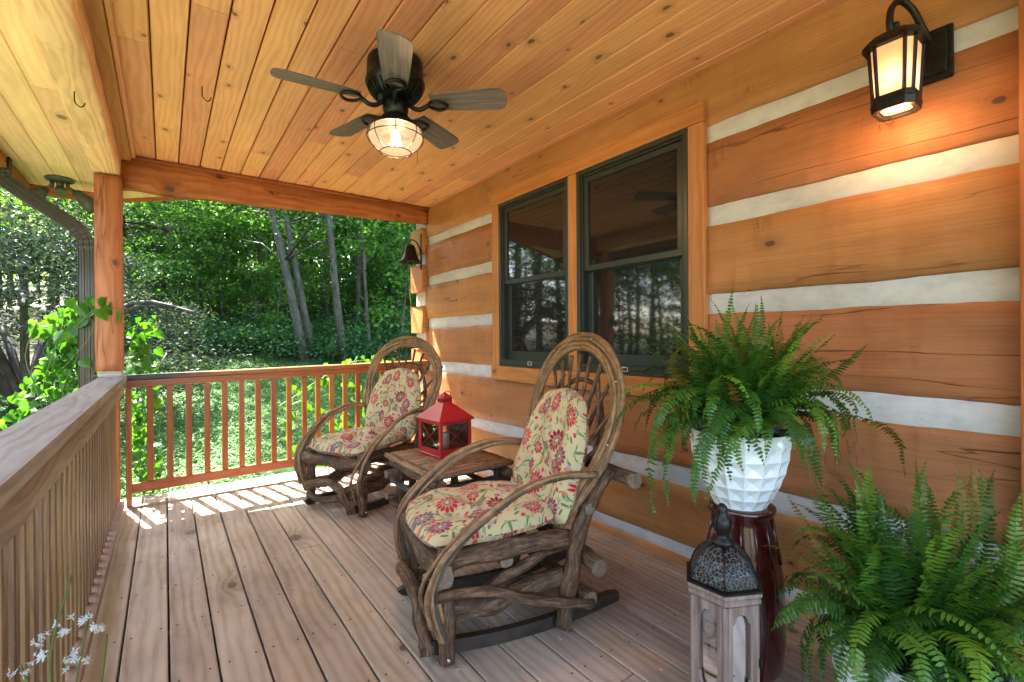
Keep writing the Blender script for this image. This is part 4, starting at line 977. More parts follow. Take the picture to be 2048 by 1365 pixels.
# ------------------------------------------------------------------ pots, stand and ferns
def pot_mesh(R, H, name, parent, n=48):
    rows = [(R * .50, 0), (R * .56, .0), (R * .72, H * .16), (R * .84, H * .36), (R * .93, H * .58), (R * .98, H * .80), (R, H * .99), (R, H), (R * .955, H), (R * .93, H * .86), (R * .0, H * .86)]
    mb = MB(); N = 16; vs = []; fs = []
    # quilted facets: raised pyramids between ribs
    zs = [0, .15, .32, .50, .69, .88, 1.0]
    def rad(z):
        t = z; return R * (.52 + .48 * (1 - (1 - t) ** 2.1))
    ring = []
    for i in range(len(zs) * 2 - 1):
        z = zs[i // 2] if i % 2 == 0 else (zs[i // 2] + zs[i // 2 + 1]) / 2
        for k in range(2 * N):
            th = 2 * pi * k / (2 * N); r = rad(z)
            if i % 2 == 1 and k % 2 == 1: r *= .915
            elif i % 2 == 1 or k % 2 == 1: r *= .982 if z < .95 else 1
            if i % 2 == 0 and k % 2 == 0 and z < .9: r *= 1
            vs.append((r * math.cos(th), r * math.sin(th), z * H))
    m_ = len(zs) * 2 - 1; K = 2 * N
    for i in range(m_ - 1):
        for k in range(K):
            a, b, c, d = i * K + k, i * K + (k + 1) % K, (i + 1) * K + (k + 1) % K, (i + 1) * K + k
            if (i + k) % 2 == 0: fs += [(a, b, c), (a, c, d)]
            else: fs += [(a, b, d), (b, c, d)]
    mb.add(vs, fs, False)
    mb.lathe([(R * 1.0, H), (R * 1.012, H + .006), (R * .96, H + .006), (R * .93, H * .86)], 48); mb.lathe([(0.0, .001), (R * .52, .001)], 32)
    return mb.build(name, M['whitepot'], parent)

leaflet_cache = {}
def frond_mesh(L, droop, nl, width, start_ang, curl=0, tint=.4, seed=0):
    """one fern frond in the local xz plane, starting at the origin, heading +x"""
    rs = np.random.default_rng(seed); n = nl; ds = L / n; p = np.array([0., 0., 0.]); ang = start_ang; side_ = 0; wnd = 0
    pts = []; dirs = []
    for i in range(n + 1):
        t = i / n; d = np.array([math.cos(ang) * math.cos(side_), math.cos(ang) * math.sin(side_), math.sin(ang)]); pts.append(p.copy()); dirs.append(d); p = p + d * ds
        wnd = wnd * .8 + rs.normal(0, .035); ang -= droop / n * (.5 + 1.2 * t) - wnd * .5; ang = max(ang, -1.53); side_ += curl / n + wnd
    V = []; Fc = []; T = []
    # rachis
    for i in range(n + 1):
        s = np.array([-dirs[i][1], dirs[i][0], 0]); s /= np.linalg.norm(s) + 1e-9; r = .0016 * (1 - .7 * i / n)
        V += [pts[i] - s * r, pts[i] + s * r]; T += [.15, .15]
    for i in range(n): Fc += [(2 * i, 2 * i + 1, 2 * i + 3), (2 * i, 2 * i + 3, 2 * i + 2)]
    for i in range(2, n):
        t = i / n; wl_ = width * (math.sin(pi * min(1, (t * .82 + .14))) ** .65) * (1 - .55 * t ** 4) * rs.uniform(.88, 1.1)
        if t > .93: wl_ *= .6
        d = dirs[i]; s = np.array([-d[1], d[0], 0]); s /= np.linalg.norm(s) + 1e-9; nn = np.cross(d, s)
        for sg in (-1, 1):
            if rs.random() < .03: continue
            ax_ = s * sg * .93 + d * .30 + nn * (-.28 + rs.normal(0, .2)); ax_ /= np.linalg.norm(ax_); wv = np.cross(nn, ax_); wv /= np.linalg.norm(wv) + 1e-9
            w2 = ds * .50; b0 = pts[i]; k0 = len(V); c = rs.uniform(-.12, .12)
            V += [b0 - wv * w2 * .5, b0 + wv * w2 * .8, b0 + ax_ * wl_ * .55 + wv * w2 * .78 + nn * wl_ * .04, b0 + ax_ * wl_ - nn * wl_ * .10, b0 + ax_ * wl_ * .55 - wv * w2 * .62 + nn * wl_ * .04]
            tv = tint + .25 * t + c; T += [tv] * 5
            Fc += [(k0, k0 + 1, k0 + 2), (k0, k0 + 2, k0 + 4), (k0 + 4, k0 + 2, k0 + 3)]
    me = bpy.data.meshes.new('frond'); me.from_pydata([tuple(v) for v in V], [], Fc); at = me.attributes.new('tint', 'FLOAT', 'POINT'); at.data.foreach_set('value', np.clip(np.array(T, np.float32), 0, 1)); me.materials.append(M['fern']); return me

def fern(root, zs, R, fronds, seed):
    rs = random.Random(seed)
    for (az, L, st, dr, cu, w_) in fronds:
        me = frond_mesh(L, dr, max(22, int(L * 84)), w_, st, cu, rs.choice([-.1, .05, .2, .35, .6, .95]), rs.randrange(9999))
        if rs.random() < .06: me.materials[0] = M['fern_dry']
        o = link('frond', me, None, root); rr = rs.uniform(0, R * .55); a2 = az + rs.uniform(-.5, .5)
        o.location = (rr * math.cos(a2), rr * math.sin(a2), zs); o.rotation_euler = (rs.uniform(-.35, .35), rs.uniform(-.1, .1), az)

# burgundy stand
st = empty('plant_stand', (1.712, .895, 0), 0, 'tall glazed oxblood ceramic pedestal under the white pot', 'plant stand')
mb = MB(); mb.lathe([(0, .0), (.115, .0), (.128, .02), (.140, .12), (.142, .24), (.132, .36), (.115, .46), (.100, .53), (.098, .555), (.112, .572), (.112, .585), (.10, .59), (0, .59)], 44); mb.build('pedestal_body', M['burgundy'], st)
mb = MB()
for k in range(14): a = 2 * pi * k / 14; mb.tube([(.1285 * math.cos(a), .1285 * math.sin(a), .40), (.113 * math.cos(a), .113 * math.sin(a), .47), (.1005 * math.cos(a), .1005 * math.sin(a), .55)], .004, 5)
mb.build('ribs', M['burgundy'], st)
pf = empty('potted_fern', (1.70, .898, .591), .2, 'arching green fern in white faceted pot on the oxblood pedestal', 'potted fern', 'potted ferns by the log wall')
pot_mesh(.172, .268, 'pot', pf)
mb = MB(); mb.lathe([(0, .25), (.06, .256), (.12, .25), (.165, .243)], 24); mb.build('soil', M['soil'], pf)
rs = random.Random(5); fr_ = []
for i in range(120): fr_.append((rs.uniform(0, 2 * pi), rs.uniform(.34, .58), rs.uniform(1.2, 1.56), rs.uniform(.3, 1.5), rs.uniform(-.8, .8), rs.uniform(.026, .038)))
for i in range(105): fr_.append((rs.uniform(0, 2 * pi), rs.uniform(.34, .56), rs.uniform(1.05, 1.4), rs.uniform(2.5, 3.6), rs.uniform(-.6, .6), rs.uniform(.030, .044)))
for a, L, s_, d_ in ((3.6, .66, 1.1, 3.2), (3.1, .66, 1.1, 3.0), (2.6, .66, 1.2, 3.2), (2.3, .64, 1.1, 3.1), (4.5, .74, .9, 3.0), (4.8, .68, .8, 3.0), (5.6, .5, 1.3, 3.5), (6.1, .5, 1.3, 3.4), (1.57, .5, 1.5, .3), (5.2, .56, 1.2, 3.2), (3.9, .62, .9, 3.0), (2.9, .58, 1.0, 3.1), (3.3, .70, 1.0, 2.9), (4.2, .6, .7, 2.8)):
    fr_.append((a, L, s_, d_, rs.uniform(-.3, .3), .045))
fern(pf, .245, .13, fr_, 3)

pf2 = empty('potted_fern', (1.70, .40, 0), .5, 'second green fern in white faceted pot on the deck floor beside the pedestal', 'potted fern', 'potted ferns by the log wall')
o = pot_mesh(.20, .33, 'pot', pf2)
mb = MB(); mb.lathe([(0, .30), (.08, .305), (.15, .30), (.185, .295)], 24); mb.build('soil', M['soil'], pf2)
fr_ = []
for i in range(100): fr_.append((rs.uniform(0, 2 * pi), rs.uniform(.36, .60), rs.uniform(1.15, 1.55), rs.uniform(.3, 1.5), rs.uniform(-.7, .7), rs.uniform(.026, .038)))
for i in range(80): fr_.append((rs.uniform(0, 2 * pi), rs.uniform(.34, .56), rs.uniform(.9, 1.3), rs.uniform(2.2, 3.3), rs.uniform(-.5, .5), rs.uniform(.030, .044)))
for a, L, s_, d_ in ((2.4, .5, .7, 2.2), (3.0, .5, .6, 2.4), (3.7, .46, .6, 2.5), (5.7, .55, .9, 1.3), (1.4, .55, 1.35, .8), (1.9, .55, 1.3, .7), (3.2, .52, 1.1, 1.6), (4.4, .5, .5, 2.4), (5.2, .42, .9, 1.6)):
    fr_.append((a, L, s_, d_, rs.uniform(-.3, .3), .045))
fern(pf2, .295, .15, fr_, 9)

# ------------------------------------------------------------------ tall limewashed wooden lantern
tl = empty('floor_lantern', (1.392, .79, 0), 0, 'tall limewashed wooden lantern with pierced dark metal dome on the deck', 'lantern'); tl.scale = (1, 1, 1.045)
def hexp(r, z, a0=0): return [(r * math.cos(a0 + pi / 3 * k), r * math.sin(a0 + pi / 3 * k), z) for k in range(6)]
A0 = math.radians(-147)
def hexsec(mb, secs, cap=True):
    vs = []
    for r, z in secs: vs += hexp(r, z, A0)
    n = 6; fs = [(i * n + k, i * n + (k + 1) % n, (i + 1) * n + (k + 1) % n, (i + 1) * n + k) for i in range(len(secs) - 1) for k in range(n)]
    if cap: fs += [tuple(reversed(range(n))), tuple(range((len(secs) - 1) * n, len(secs) * n))]
    mb.add(vs, fs); return mb
mb = MB(); hexsec(mb, [(.112, 0), (.112, .02), (.104, .022), (.104, .04)]); mb.build('base', M['lime'], tl)
mb = MB(); hexsec(mb, [(.106, .396), (.114, .402), (.116, .412), (.110, .416), (.118, .422), (.118, .432), (.09, .434)]); mb.build('cornice', M['lime'], tl)
mb = MB()
for (a, b, c) in hexp(.100, 0, A0):
    mb.tube([(a, b, .04), (a, b, .396)], .0090, 6, smooth=False)
mb.build('corner_posts', M['lime'], tl)
hp = hexp(.1, 0, A0)
for k in range(6):
    a = Vector(hp[k]); b = Vector(hp[(k + 1) % 6]); u_ = (b - a).normalized(); nrm = Vector((u_.y, -u_.x, 0)); w_ = (b - a).length
    # door frame: stiles, shaped top and looping bottom fretwork
    def bx(mb, s0, s1, z0, z1, d0=-.006, d1=.006):
        vs = [tuple(a + u_ * s + nrm * d + Vector((0, 0, z))) for s in (s0, s1) for d in (d0, d1) for z in (z0, z1)]
        mb.add(vs, [(0, 1, 3, 2), (4, 6, 7, 5), (0, 4, 5, 1), (2, 3, 7, 6), (0, 2, 6, 4), (1, 5, 7, 3)])
    mb = MB(); bx(mb, .008, .021, .04, .395); bx(mb, w_ - .021, w_ - .008, .04, .395); bx(mb, .0215, w_ - .0215, .04, .07)
    mid = w_ / 2; N = 8; hw = w_ / 2 - .0215
    vs = []
    for i in range(N + 1):
        s = .0215 + 2 * hw * i / N; q = abs(s - mid) / hw; zt = .372 - .020 * (q ** 2) - (.010 if q > .7 else 0)
        for d in (-.005, .005): vs += [tuple(a + u_ * s + nrm * d + Vector((0, 0, zt))), tuple(a + u_ * s + nrm * d + Vector((0, 0, .395)))]
    for i in range(N):
        q = i * 4; mb.add([vs[q + j] for j in range(8)], [(0, 4, 5, 1), (2, 3, 7, 6), (0, 2, 6, 4), (1, 5, 7, 3)])
    pth = [tuple(a + u_ * (mid + hw * math.cos(t_)) + Vector((0, 0, .185 + .055 * math.sin(t_)))) for t_ in np.linspace(pi, 2 * pi, 11)]; mb.tube(pth, .006, 5)
    mb.tube([tuple(a + u_ * mid + Vector((0, 0, .07))), tuple(a + u_ * mid + Vector((0, 0, .13)))], .005, 5)
    mb.build('side_frame', M['lime'], tl)
    mb = MB(); bx(mb, .0215, w_ - .0215, .0705, .37, -.009, -.007); mb.build('pane', M['glass'], tl)
mb = MB(); hexsec(mb, [(.121, .4335), (.121, .440), (.102, .443)]); mb.build('roof_rim', M['black'], tl)
mb = MB(); secs = [(.106, .4425), (.102, .458), (.092, .482), (.075, .506), (.052, .526), (.032, .536), (.02, .540)]; hexsec(mb, secs); mb.build('pierced_dome', M['filigree'], tl)
mb = MB()
for k in range(6): mb.tube([hexp(r * 1.01, z, A0)[k] for r, z in secs[:-1]], .0032, 5)
mb.build('dome_ribs', M['black'], tl)
mb = MB(); mb.lathe([(0, .534), (.034, .536), (.035, .548), (.020, .555), (.017, .566), (.027, .58), (.030, .597), (.025, .615), (.014, .624), (.016, .634), (.014, .646), (.007, .654), (0, .656)], 24); mb.build('finial', M['black'], tl)
mb = MB(); mb.tube([(.034 * math.cos(t_), .004, .60 + .033 * math.sin(t_)) for t_ in np.linspace(0, 2 * pi, 25)], .002, 5, cap=False); mb.build('carry_ring', M['black'], tl)
mb = MB(); mb.box(-.004, .004, -.004, .004, -.012, .012, .001, Matrix.Translation(Vector(hp[1]) * 1.13 + Vector((0, 0, .235)))); mb.build('latch', M['black'], tl)

# ------------------------------------------------------------------ bell
bell = empty('dinner_bell', (2.03, 4.50, 2.1), 0, 'small dark cast iron bell hanging from the log corner', 'bell')
mb = MB(); mb.lathe([(0, .075), (.030, .073), (.045, .06), (.055, .03), (.064, -.02), (.082, -.065), (.108, -.095), (.122, -.108), (.118, -.112), (.10, -.098), (.06, -.05), (.04, .03), (0, .05)], 36); mb.build('bell_body', M['black'], bell)
mb = MB(); p = spline([(.118, .0, -.02), (.10, 0, .06), (.06, 0, .115), (.015, 0, .125), (-.01, 0, .10)], 5); mb.tube(p, .006, 6); mb.box(.114, .124, -.016, .016, -.17, .20, .002); mb.build('bracket', M['black'], bell)
mb = MB(); mb.tube([(0, 0, .05), (0, 0, -.10)], .004, 5); mb.lathe([(0, -.02), (.016, -.012), (.019, 0), (.016, .012), (0, .02)], 14, (0, 0, -.118)); mb.build('clapper', M['black'], bell)
mb = MB(); p = spline([(0, 0, -.135), (.004, .002, -.3), (-.006, 0, -.42), (.006, .002, -.55), (.008, 0, -.66)], 5); mb.tube(p, .004, 5, True, .5); mb.build('rope', M['rope'], bell)

# ------------------------------------------------------------------ hooks, plant bracket, twig
def hook(x, y, z, s, label):
    mb = MB(); p = spline([(0, 0, 0), (0, 0, -.03 * s), (.004 * s, 0, -.045 * s), (.018 * s, 0, -.055 * s), (.028 * s, 0, -.045 * s), (.03 * s, 0, -.036 * s)], 4); mb.tube(p, .0022 * s, 6)
    o = mb.build('ceiling_hook', M['earthenfin']); o.location = (x, y, z); tag(o, label, 'hook')
hook(-.332, 2.95, 2.358, 1.2, 'dark hook screwed into the underside of the front beam'); hook(.165, 2.98, 2.55, 1.3, 'small hook in the pine ceiling between fan and front beam'); hook(1.36, 2.86, 2.55, .9, 'small dark hook in the ceiling between fan and windows')
br = empty('plant_bracket', (-.235, 4.40, 2.06), 0, 'scrolled black iron plant bracket reaching out from the corner post', 'bracket')
mb = MB(); mb.tube([(0, .0, .0), (.12, .05, .015), (.26, .1, -.01)], .006, 5); p = spline([(0, 0, -.06), (.06, .03, -.02), (.12, .05, -.03), (.2, .08, .0), (.26, .1, -.01), (.27, .11, -.05)], 5); mb.tube(p, .005, 5); mb.box(-.004, .006, -.012, .012, -.1, .05); mb.build('scroll_bar', M['earthenfin'], br)
tw = empty('twig', (.50, 1.50, .002), 0, 'thin dry twig lying on the deck boards', 'twig')
# ------------------------------------------------------------------ floodlight, downspout
fl = empty('floodlight', (-.655, 5.05, 2.478), 0, 'twin headed bronze floodlight under the soffit left of the post', 'floodlight')
mb = MB(); mb.lathe([(0, -.0), (.085, 0), (.09, -.012), (.08, -.024), (0, -.026)], 24); mb.build('mount_plate', M['lampgreen'], fl)
for s, a in ((-1, 2.5), (1, .15)):
    d = Vector((math.cos(a) * .65, math.sin(a) * .2, -.62)).normalized(); st_ = Vector((s * .045, 0, -.02))
    mb = MB(); mb.tube([st_, st_ + Vector((0, 0, -.045)), st_ + d * .07 + Vector((0, 0, -.03))], .014, 8); q = st_ + d * .06 + Vector((0, 0, -.03))
    mb.tube([q, q + d * .03, q + d * .10, q + d * .17], [.028, .038, .056, .064], 18); mb.build('lamp_head', M['lampgreen'], fl)
mb = MB(); mb.tube([(0, 0, -.02), (0, .02, -.075)], .022, 10); mb.tube([(0, .02, -.075), (.01, -.02, -.12)], [.03, .036], 12); mb.build('sensor', M['lampgreen'], fl)

ds = empty('downspout', (-.52, 4.72, 0), 0, 'ribbed bronze downspout bending down beside the corner post', 'downspout')
path = spline([(-.90, 4.70, 2.52), (-.905, 4.70, 2.42), (-.893, 4.70, 2.335), (-.82, 4.70, 2.265), (-.72, 4.70, 2.19), (-.60, 4.70, 2.10), (-.515, 4.70, 2.03), (-.475, 4.70, 1.95), (-.468, 4.70, 1.85)], 5) + [Vector((-.468, 4.70, z)) for z in (1.7, 1.2, .6, .1, -.35)]
mb = MB(); prof = []
# ribbed rectangular cross section (u along width, v depth)
hu, hv = .047, .032
def rib(a, b, sx, sy, k=4):
    out = []
    for i in range(k):
        for f_, d_ in ((.05, 0), (.25, 0), (.35, -.006), (.75, -.006), (.85, 0)):
            t_ = (i + f_) / k; out.append((a[0] + (b[0] - a[0]) * t_ + sx * d_, a[1] + (b[1] - a[1]) * t_ + sy * d_))
    return out
prof = rib((-hu, -hv), (hu, -hv), 0, -1, 3) + rib((hu, -hv), (hu, hv), 1, 0, 2) + rib((hu, hv), (-hu, hv), 0, 1, 3) + rib((-hu, hv), (-hu, -hv), -1, 0, 2)
prof = [(u_, v_) for u_, v_ in prof]; vs = []; K = len(prof)
for i, p in enumerate(path):
    t_ = (path[min(i + 1, len(path) - 1)] - path[max(i - 1, 0)]).normalized(); vax = Vector((0, 1, 0)); uax = t_.cross(vax).normalized() * -1
    sc2 = 1 + (.05 if (i % 2 and 4 < i < 16 or 24 < i < 38 and i % 2) else 0)
    for u_, v_ in prof: vs.append(p + uax * u_ * sc2 + vax * v_ * sc2)
mb.add(vs, [(i * K + k, i * K + (k + 1) % K, (i + 1) * K + (k + 1) % K, (i + 1) * K + k) for i in range(len(path) - 1) for k in range(K)])
o = mb.build('spout_pipe', M['brown_metal'], ds); o.location = (.52, -4.72, 0)

# twig geometry
mb = MB(); mb.tube(spline([(0, 0, .004), (.03, -.09, .006), (.075, -.19, .004), (.12, -.27, .003)], 4), .0022, 5); mb.tube([(.005, -.02, .005), (-.02, .0, .012)], .0016, 4); mb.tube([(.02, -.06, .005), (.035, -.03, .014)], .0014, 4); mb.tube([(.06, -.155, .005), (.085, -.15, .01)], .0013, 4); mb.build('stick', M['bark'], tw)

# ------------------------------------------------------------------ climbing vines
def heart_mesh():
    out = [(0, 0), (.22, -.10), (.42, .02), (.50, .25), (.40, .52), (.20, .80), (0, 1.08), (-.20, .80), (-.40, .52), (-.50, .25), (-.42, .02), (-.22, -.10)]
    V = [(0, .35, -.05)] + [(x_, y_, .10 * abs(x_) * 1.4 - .12 * y_ * y_) for x_, y_ in out]; F_ = [(0, 1 + i, 1 + (i + 1) % 12) for i in range(12)]
    me = bpy.data.meshes.new('vine_leaf'); me.from_pydata(V, [], F_); at = me.attributes.new('tint', 'FLOAT', 'POINT'); at.data.foreach_set('value', np.array([.2] + [.25] + [.55, .5, .6, .5, .45, .3, .45, .5, .6, .5, .55], np.float32)); me.materials.append(M['vine'])
    me.polygons.foreach_set('use_smooth', [True] * 12); return me
HM = heart_mesh()
def vine_leaf(root, p, s, rs_):
    o = link('leaf', HM, None, root); o.location = Vector(p) - root.location; o.scale = (s * rs_.uniform(.75, 1.05), s, s * rs_.uniform(.8, 2.6))
    o.rotation_euler = (rs_.uniform(-1.0, .1) - 1.2, rs_.uniform(-.7, .7), rs_.uniform(0, 2 * pi)); return o
rs = random.Random(21)
v1 = empty('climbing_vine', (-.55, 4.8, 0), 0, 'bright green heart leaved vine climbing the downspout and corner post', 'vine')
mb = MB()
for k in range(9):
    x0_ = -.75 + k * .09; pts = [(x0_, 4.82, -.4)]; z_ = -.4
    while z_ < 1.35 - abs(k - 3) * .08: z_ += .25; pts.append((x0_ + rs.uniform(-.06, .06), 4.80 + rs.uniform(-.05, .08), z_))
    mb.tube(spline(pts, 3), .0035, 5)
mb.tube(spline([(-.6, 4.65, 1.2), (-.42, 4.52, 1.42), (-.3, 4.3, 1.47), (-.2, 4.3, 1.47), (-.12, 4.45, 1.46)], 5), .003, 5); mb.tube(spline([(-.6, 4.66, 1.0), (-.45, 4.5, 1.2), (-.35, 4.24, 1.40), (-.22, 4.24, 1.44)], 5), .002, 5)
mb.tube(spline([(-.45, 4.5, .95), (-.35, 4.24, .98), (-.24, 4.24, 1.08), (-.16, 4.4, 1.12)], 5), .002, 5)
o = mb.build('vine_stems', M['stem'], v1); o.location = -v1.location
def vsilh(z):  # half width profile of the leaf mass on the left of the spout
    return (-.78 if z < 1.2 else -.70 + (z - 1.2) * .6)
n_ = 0
while n_ < 235:
    z_ = rs.uniform(.25, 1.55); xl = (-.84 + .10 * math.sin(z_ * 7) if z_ < 1.32 else -.84 + (z_ - 1.32) * 1.7); x_ = rs.uniform(xl, -.46)
    if z_ > 1.48 and rs.random() < .4: continue
    vine_leaf(v1, (x_, rs.uniform(4.62, 5.0) if x_ > -.55 and rs.random() < .1 else rs.uniform(4.76, 4.98), z_), rs.uniform(.055, .10), rs); n_ += 1
for k in range(50):
    z_ = rs.uniform(.2, 1.4); vine_leaf(v1, (rs.uniform(-.21, -.03 + .03 * math.sin(z_ * 9)), rs.uniform(4.6, 4.85), z_), rs.uniform(.055, .10), rs)
for p_ in ((-.45, 4.6, 1.52), (-.50, 4.6, 1.46), (-.40, 4.5, 1.44), (-.36, 4.23, 1.42), (-.31, 4.22, 1.45), (-.27, 4.24, 1.40), (-.39, 4.4, 1.50), (-.56, 4.6, 1.5), (-.53, 4.62, 1.36), (-.47, 4.6, 1.36), (-.33, 4.25, 1.50), (-.58, 4.6, 1.27)): vine_leaf(v1, p_, rs.uniform(.08, .11), rs)
P_ = [];
while len(P_) < 620:
    z_ = rs.uniform(-.3, 1.56); xl = (-.84 + .10 * math.sin(z_ * 7) if z_ < 1.32 else -.84 + (z_ - 1.32) * 1.7) + .03
    P_.append((rs.uniform(xl, -.44), rs.uniform(4.80, 5.1), z_))
for k in range(230):
    z_ = rs.uniform(-.2, 1.40); P_.append((rs.uniform(-.22, -.06 + .035 * math.sin(z_ * 9)), rs.uniform(4.66, 4.9), z_))
me_ = leaf_mesh('leaves', np.array(P_), .075, M['vine'], .35, .8, .35, .4)
o = link('leaves', me_, None, v1); o['kind'] = 'stuff'; o.location = -v1.location
v2 = empty('railing_vine', (1.4, 4.55, 0), 0, 'pale green leafy vine threading through the end railing balusters', 'vine')
mb = MB(); runs = [[(1.9, 4.52, .98), (1.5, 4.5, 1.0), (1.3, 4.5, .93), (1.1, 4.5, .82), (.95, 4.5, .72), (.78, 4.5, .62)], [(1.6, 4.52, .3), (1.3, 4.5, .45), (1.15, 4.5, .55), (1.0, 4.5, .66), (.85, 4.5, .6)], [(1.2, 4.5, .0), (1.0, 4.5, .2), (.95, 4.5, .4), (1.02, 4.5, .62), (1.2, 4.5, .9)], [(1.9, 4.5, -.1), (1.7, 4.5, .4), (1.5, 4.5, .7), (1.35, 4.5, .97)]]
for r_ in runs: mb.tube(spline(r_, 6), .0025, 5)
o = mb.build('vine_stems', M['stem'], v2); o.location = -v2.location
for r_ in runs:
    sp = spline(r_, 6)
    for q in sp:
        for _ in range(3 if q.x > 1.15 else 1):
            if rs.random() < .75: vine_leaf(v2, (q.x + rs.uniform(-.07, .07), 4.53 + rs.uniform(0, .14), q.z + rs.uniform(-.07, .05)), rs.uniform(.045, .085), rs)
for k in range(14): vine_leaf(v2, (rs.uniform(1.15, 1.95), rs.uniform(4.42, 4.6), .985 + rs.uniform(-.01, .04)), rs.uniform(.04, .075), rs)

# near flowering vine at the lower left
v3 = empty('flowering_vine', (-.2, 1.0, 0), 0, 'white star flowered vine in front of the near left railing', 'vine')
mb = MB()
stems = [[(-.10, .85, .45), (-.135, .98, .60), (-.15, 1.05, .70), (-.13, 1.1, .80)], [(-.12, .9, .5), (-.16, 1.02, .62), (-.19, 1.08, .68)], [(-.10, .9, .5), (-.12, 1.03, .62), (-.11, 1.12, .72)], [(-.10, .9, .5), (-.09, 1.0, .6), (-.085, 1.1, .68)], [(-.10, .85, .45), (-.05, .98, .57), (-.02, 1.02, .6)],
         [(-.30, .98, .2), (-.265, .93, .55), (-.262, .9, .75), (-.235, .90, .86), (-.25, .86, .93), (-.29, .88, .96)], [(-.30, .95, .2), (-.275, .93, .62), (-.255, .92, .80), (-.28, .88, .92)]]
for i, s_ in enumerate(stems): mb.tube(spline(s_, 6), .0018 if i < 5 else .0032, 5)
o = mb.build('vine_stems', M['stem'], v3); o.location = -v3.location
def blossom():
    mb = MB()
    for k in range(9):
        a = 2 * pi * k / 9 + rs.uniform(-.2, .2); el = rs.uniform(-.2, .7); d = Vector((math.cos(a) * math.cos(el), math.sin(a) * math.cos(el), math.sin(el))); s_ = d.cross(Vector((0, 0, 1))).normalized() * .0015; L = rs.uniform(.006, .0105)
        mb.add([(0, 0, 0), tuple(d * L * .6 + s_), tuple(d * L), tuple(d * L * .6 - s_)], [(0, 1, 2, 3)])
    return mb
bs = [blossom().build('blossom', M['flower'], v3).data for _ in range(3)]
for ob in [c for c in v3.children if c.name.startswith('blossom')]: bpy.data.objects.remove(ob)
for (cx_, cy_, cz_) in ((-.19, 1.08, .705), (-.165, 1.07, .715), (-.148, 1.08, .745), (-.12, 1.10, .745), (-.135, 1.07, .695), (-.115, 1.07, .695), (-.10, 1.08, .735), (-.175, 1.1, .735)):
    for _ in range(4):
        o = link('blossom', rs.choice(bs), None, v3); o.location = Vector((cx_ + rs.uniform(-.012, .012), cy_ + rs.uniform(-.015, .015), cz_ - .03 + rs.uniform(-.012, .012))) - v3.location; o.rotation_euler = (rs.uniform(0, 6), rs.uniform(0, 6), rs.uniform(0, 6))
for p_ in ((-.10, .95, .56), (-.14, .98, .60), (-.06, .98, .585), (-.03, 1.0, .595), (-.17, 1.0, .55), (-.22, .98, .55), (-.225, .90, .87), (-.215, .91, .9)): 
    o = vine_leaf(v3, p_, rs.uniform(.02, .032), rs)

for i in range(26):
    vine_leaf(v3, (rs.uniform(-.20, -.02), rs.uniform(.92, 1.06), rs.uniform(.50, .60)), rs.uniform(.018, .034), rs)
# ------------------------------------------------------------------ trees
def trunk_mesh(name, H, r0, lean, limbs, m, seed, bend=.3, n=8):
    rs_ = random.Random(seed); mb = MB(); pts = []; N = 10
    for i in range(N + 1):
        t = i / N; pts.append(Vector((lean[0] * t * H + bend * math.sin(t * 5 + seed) * .25, lean[1] * t * H + bend * math.cos(t * 4 + seed * 2) * .25 - bend * .25 * math.cos(seed * 2), t * H - .3)))
    rr = [r0 * (1.25 if i == 0 else 1) * (1 - .72 * i / N) for i in range(N + 1)]; mb.tube(pts, rr, n, True, .15)
    tips = []
    for k in range(limbs):
        t = rs_.uniform(.3, .95); i = int(t * N); b = pts[i]; a = rs_.uniform(0, 2 * pi); L = rs_.uniform(1.2, 2.8) * (1.15 - t * .4) * H / 9
        e = b + Vector((math.cos(a) * L, math.sin(a) * L, L * rs_.uniform(.15, .5))); mid = b.lerp(e, .5) + Vector((0, 0, L * .1))
        mb.tube([b, mid, e], [rr[i] * .35, rr[i] * .22, .008], 5); tips += [mid, e]
    return mb, tips, pts

def crown_mesh(name, tips, pts, per, size, m, low=.35, H=9, seed=0, spread=1.0, n_extra=26, R=2.2, tint=None):
    rs_ = np.random.default_rng(seed); cen = []; rad = []
    for t in tips: cen.append((t.x, t.y, t.z)); rad.append(rs_.uniform(.45, .95) * spread)
    for k in range(n_extra):
        i = rs_.uniform(low, 1.0); b = pts[min(int(i * (len(pts) - 1)), len(pts) - 1)]; a = rs_.uniform(0, 2 * pi); q = R * math.sqrt(rs_.uniform(.05, 1)) * (1.15 - .5 * abs(i - .6))
        cen.append((b.x + q * math.cos(a), b.y + q * math.sin(a), b.z + rs_.uniform(-.3, .3))); rad.append(rs_.uniform(.5, 1.0) * spread)
    P_ = blobs(cen, rad, per, .45); return leaf_mesh(name, P_, size, m, .55, .62, tint)

def tree(name, loc, mb, crown, m, label, cat='tree', group=None, rz=0, s=1):
    r = empty(name, loc, rz, label, cat, group); r.scale = (s, s, s)
    if isinstance(mb, MB): mb.build('trunk', m, r)
    else: link('trunk', mb, None, r)
    if crown is not None: link('crown', crown, None, r)
    return r

G = lambda x_, y_: (x_, y_, g(x_, y_))
def at(px, d): # ground position for a photo column and a distance
    X = (px - 330) * d / 1168.; return X, (d - .594 * X) / .804

protos = []
for k in range(6):
    H_ = [10, 11, 9, 12, 10.5, 9.5][k]; mbt, tips, pts = trunk_mesh('t', H_, [.11, .14, .09, .16, .10, .08][k], (rs.uniform(-.05, .05), rs.uniform(-.05, .05)), 14, M['trunkd'], k * 3 + 1)
    me_t = mbt.build('trunk', M['trunkd']); md = me_t.data; bpy.data.objects.remove(me_t)
    tips = [q for q in tips if q.z > 3.4]
    cm = crown_mesh('crown', tips, pts, 85, .135, M['leaf'], .44, H_, 40 + k, 1.0, 34, 2.4)
    protos.append((md, cm))
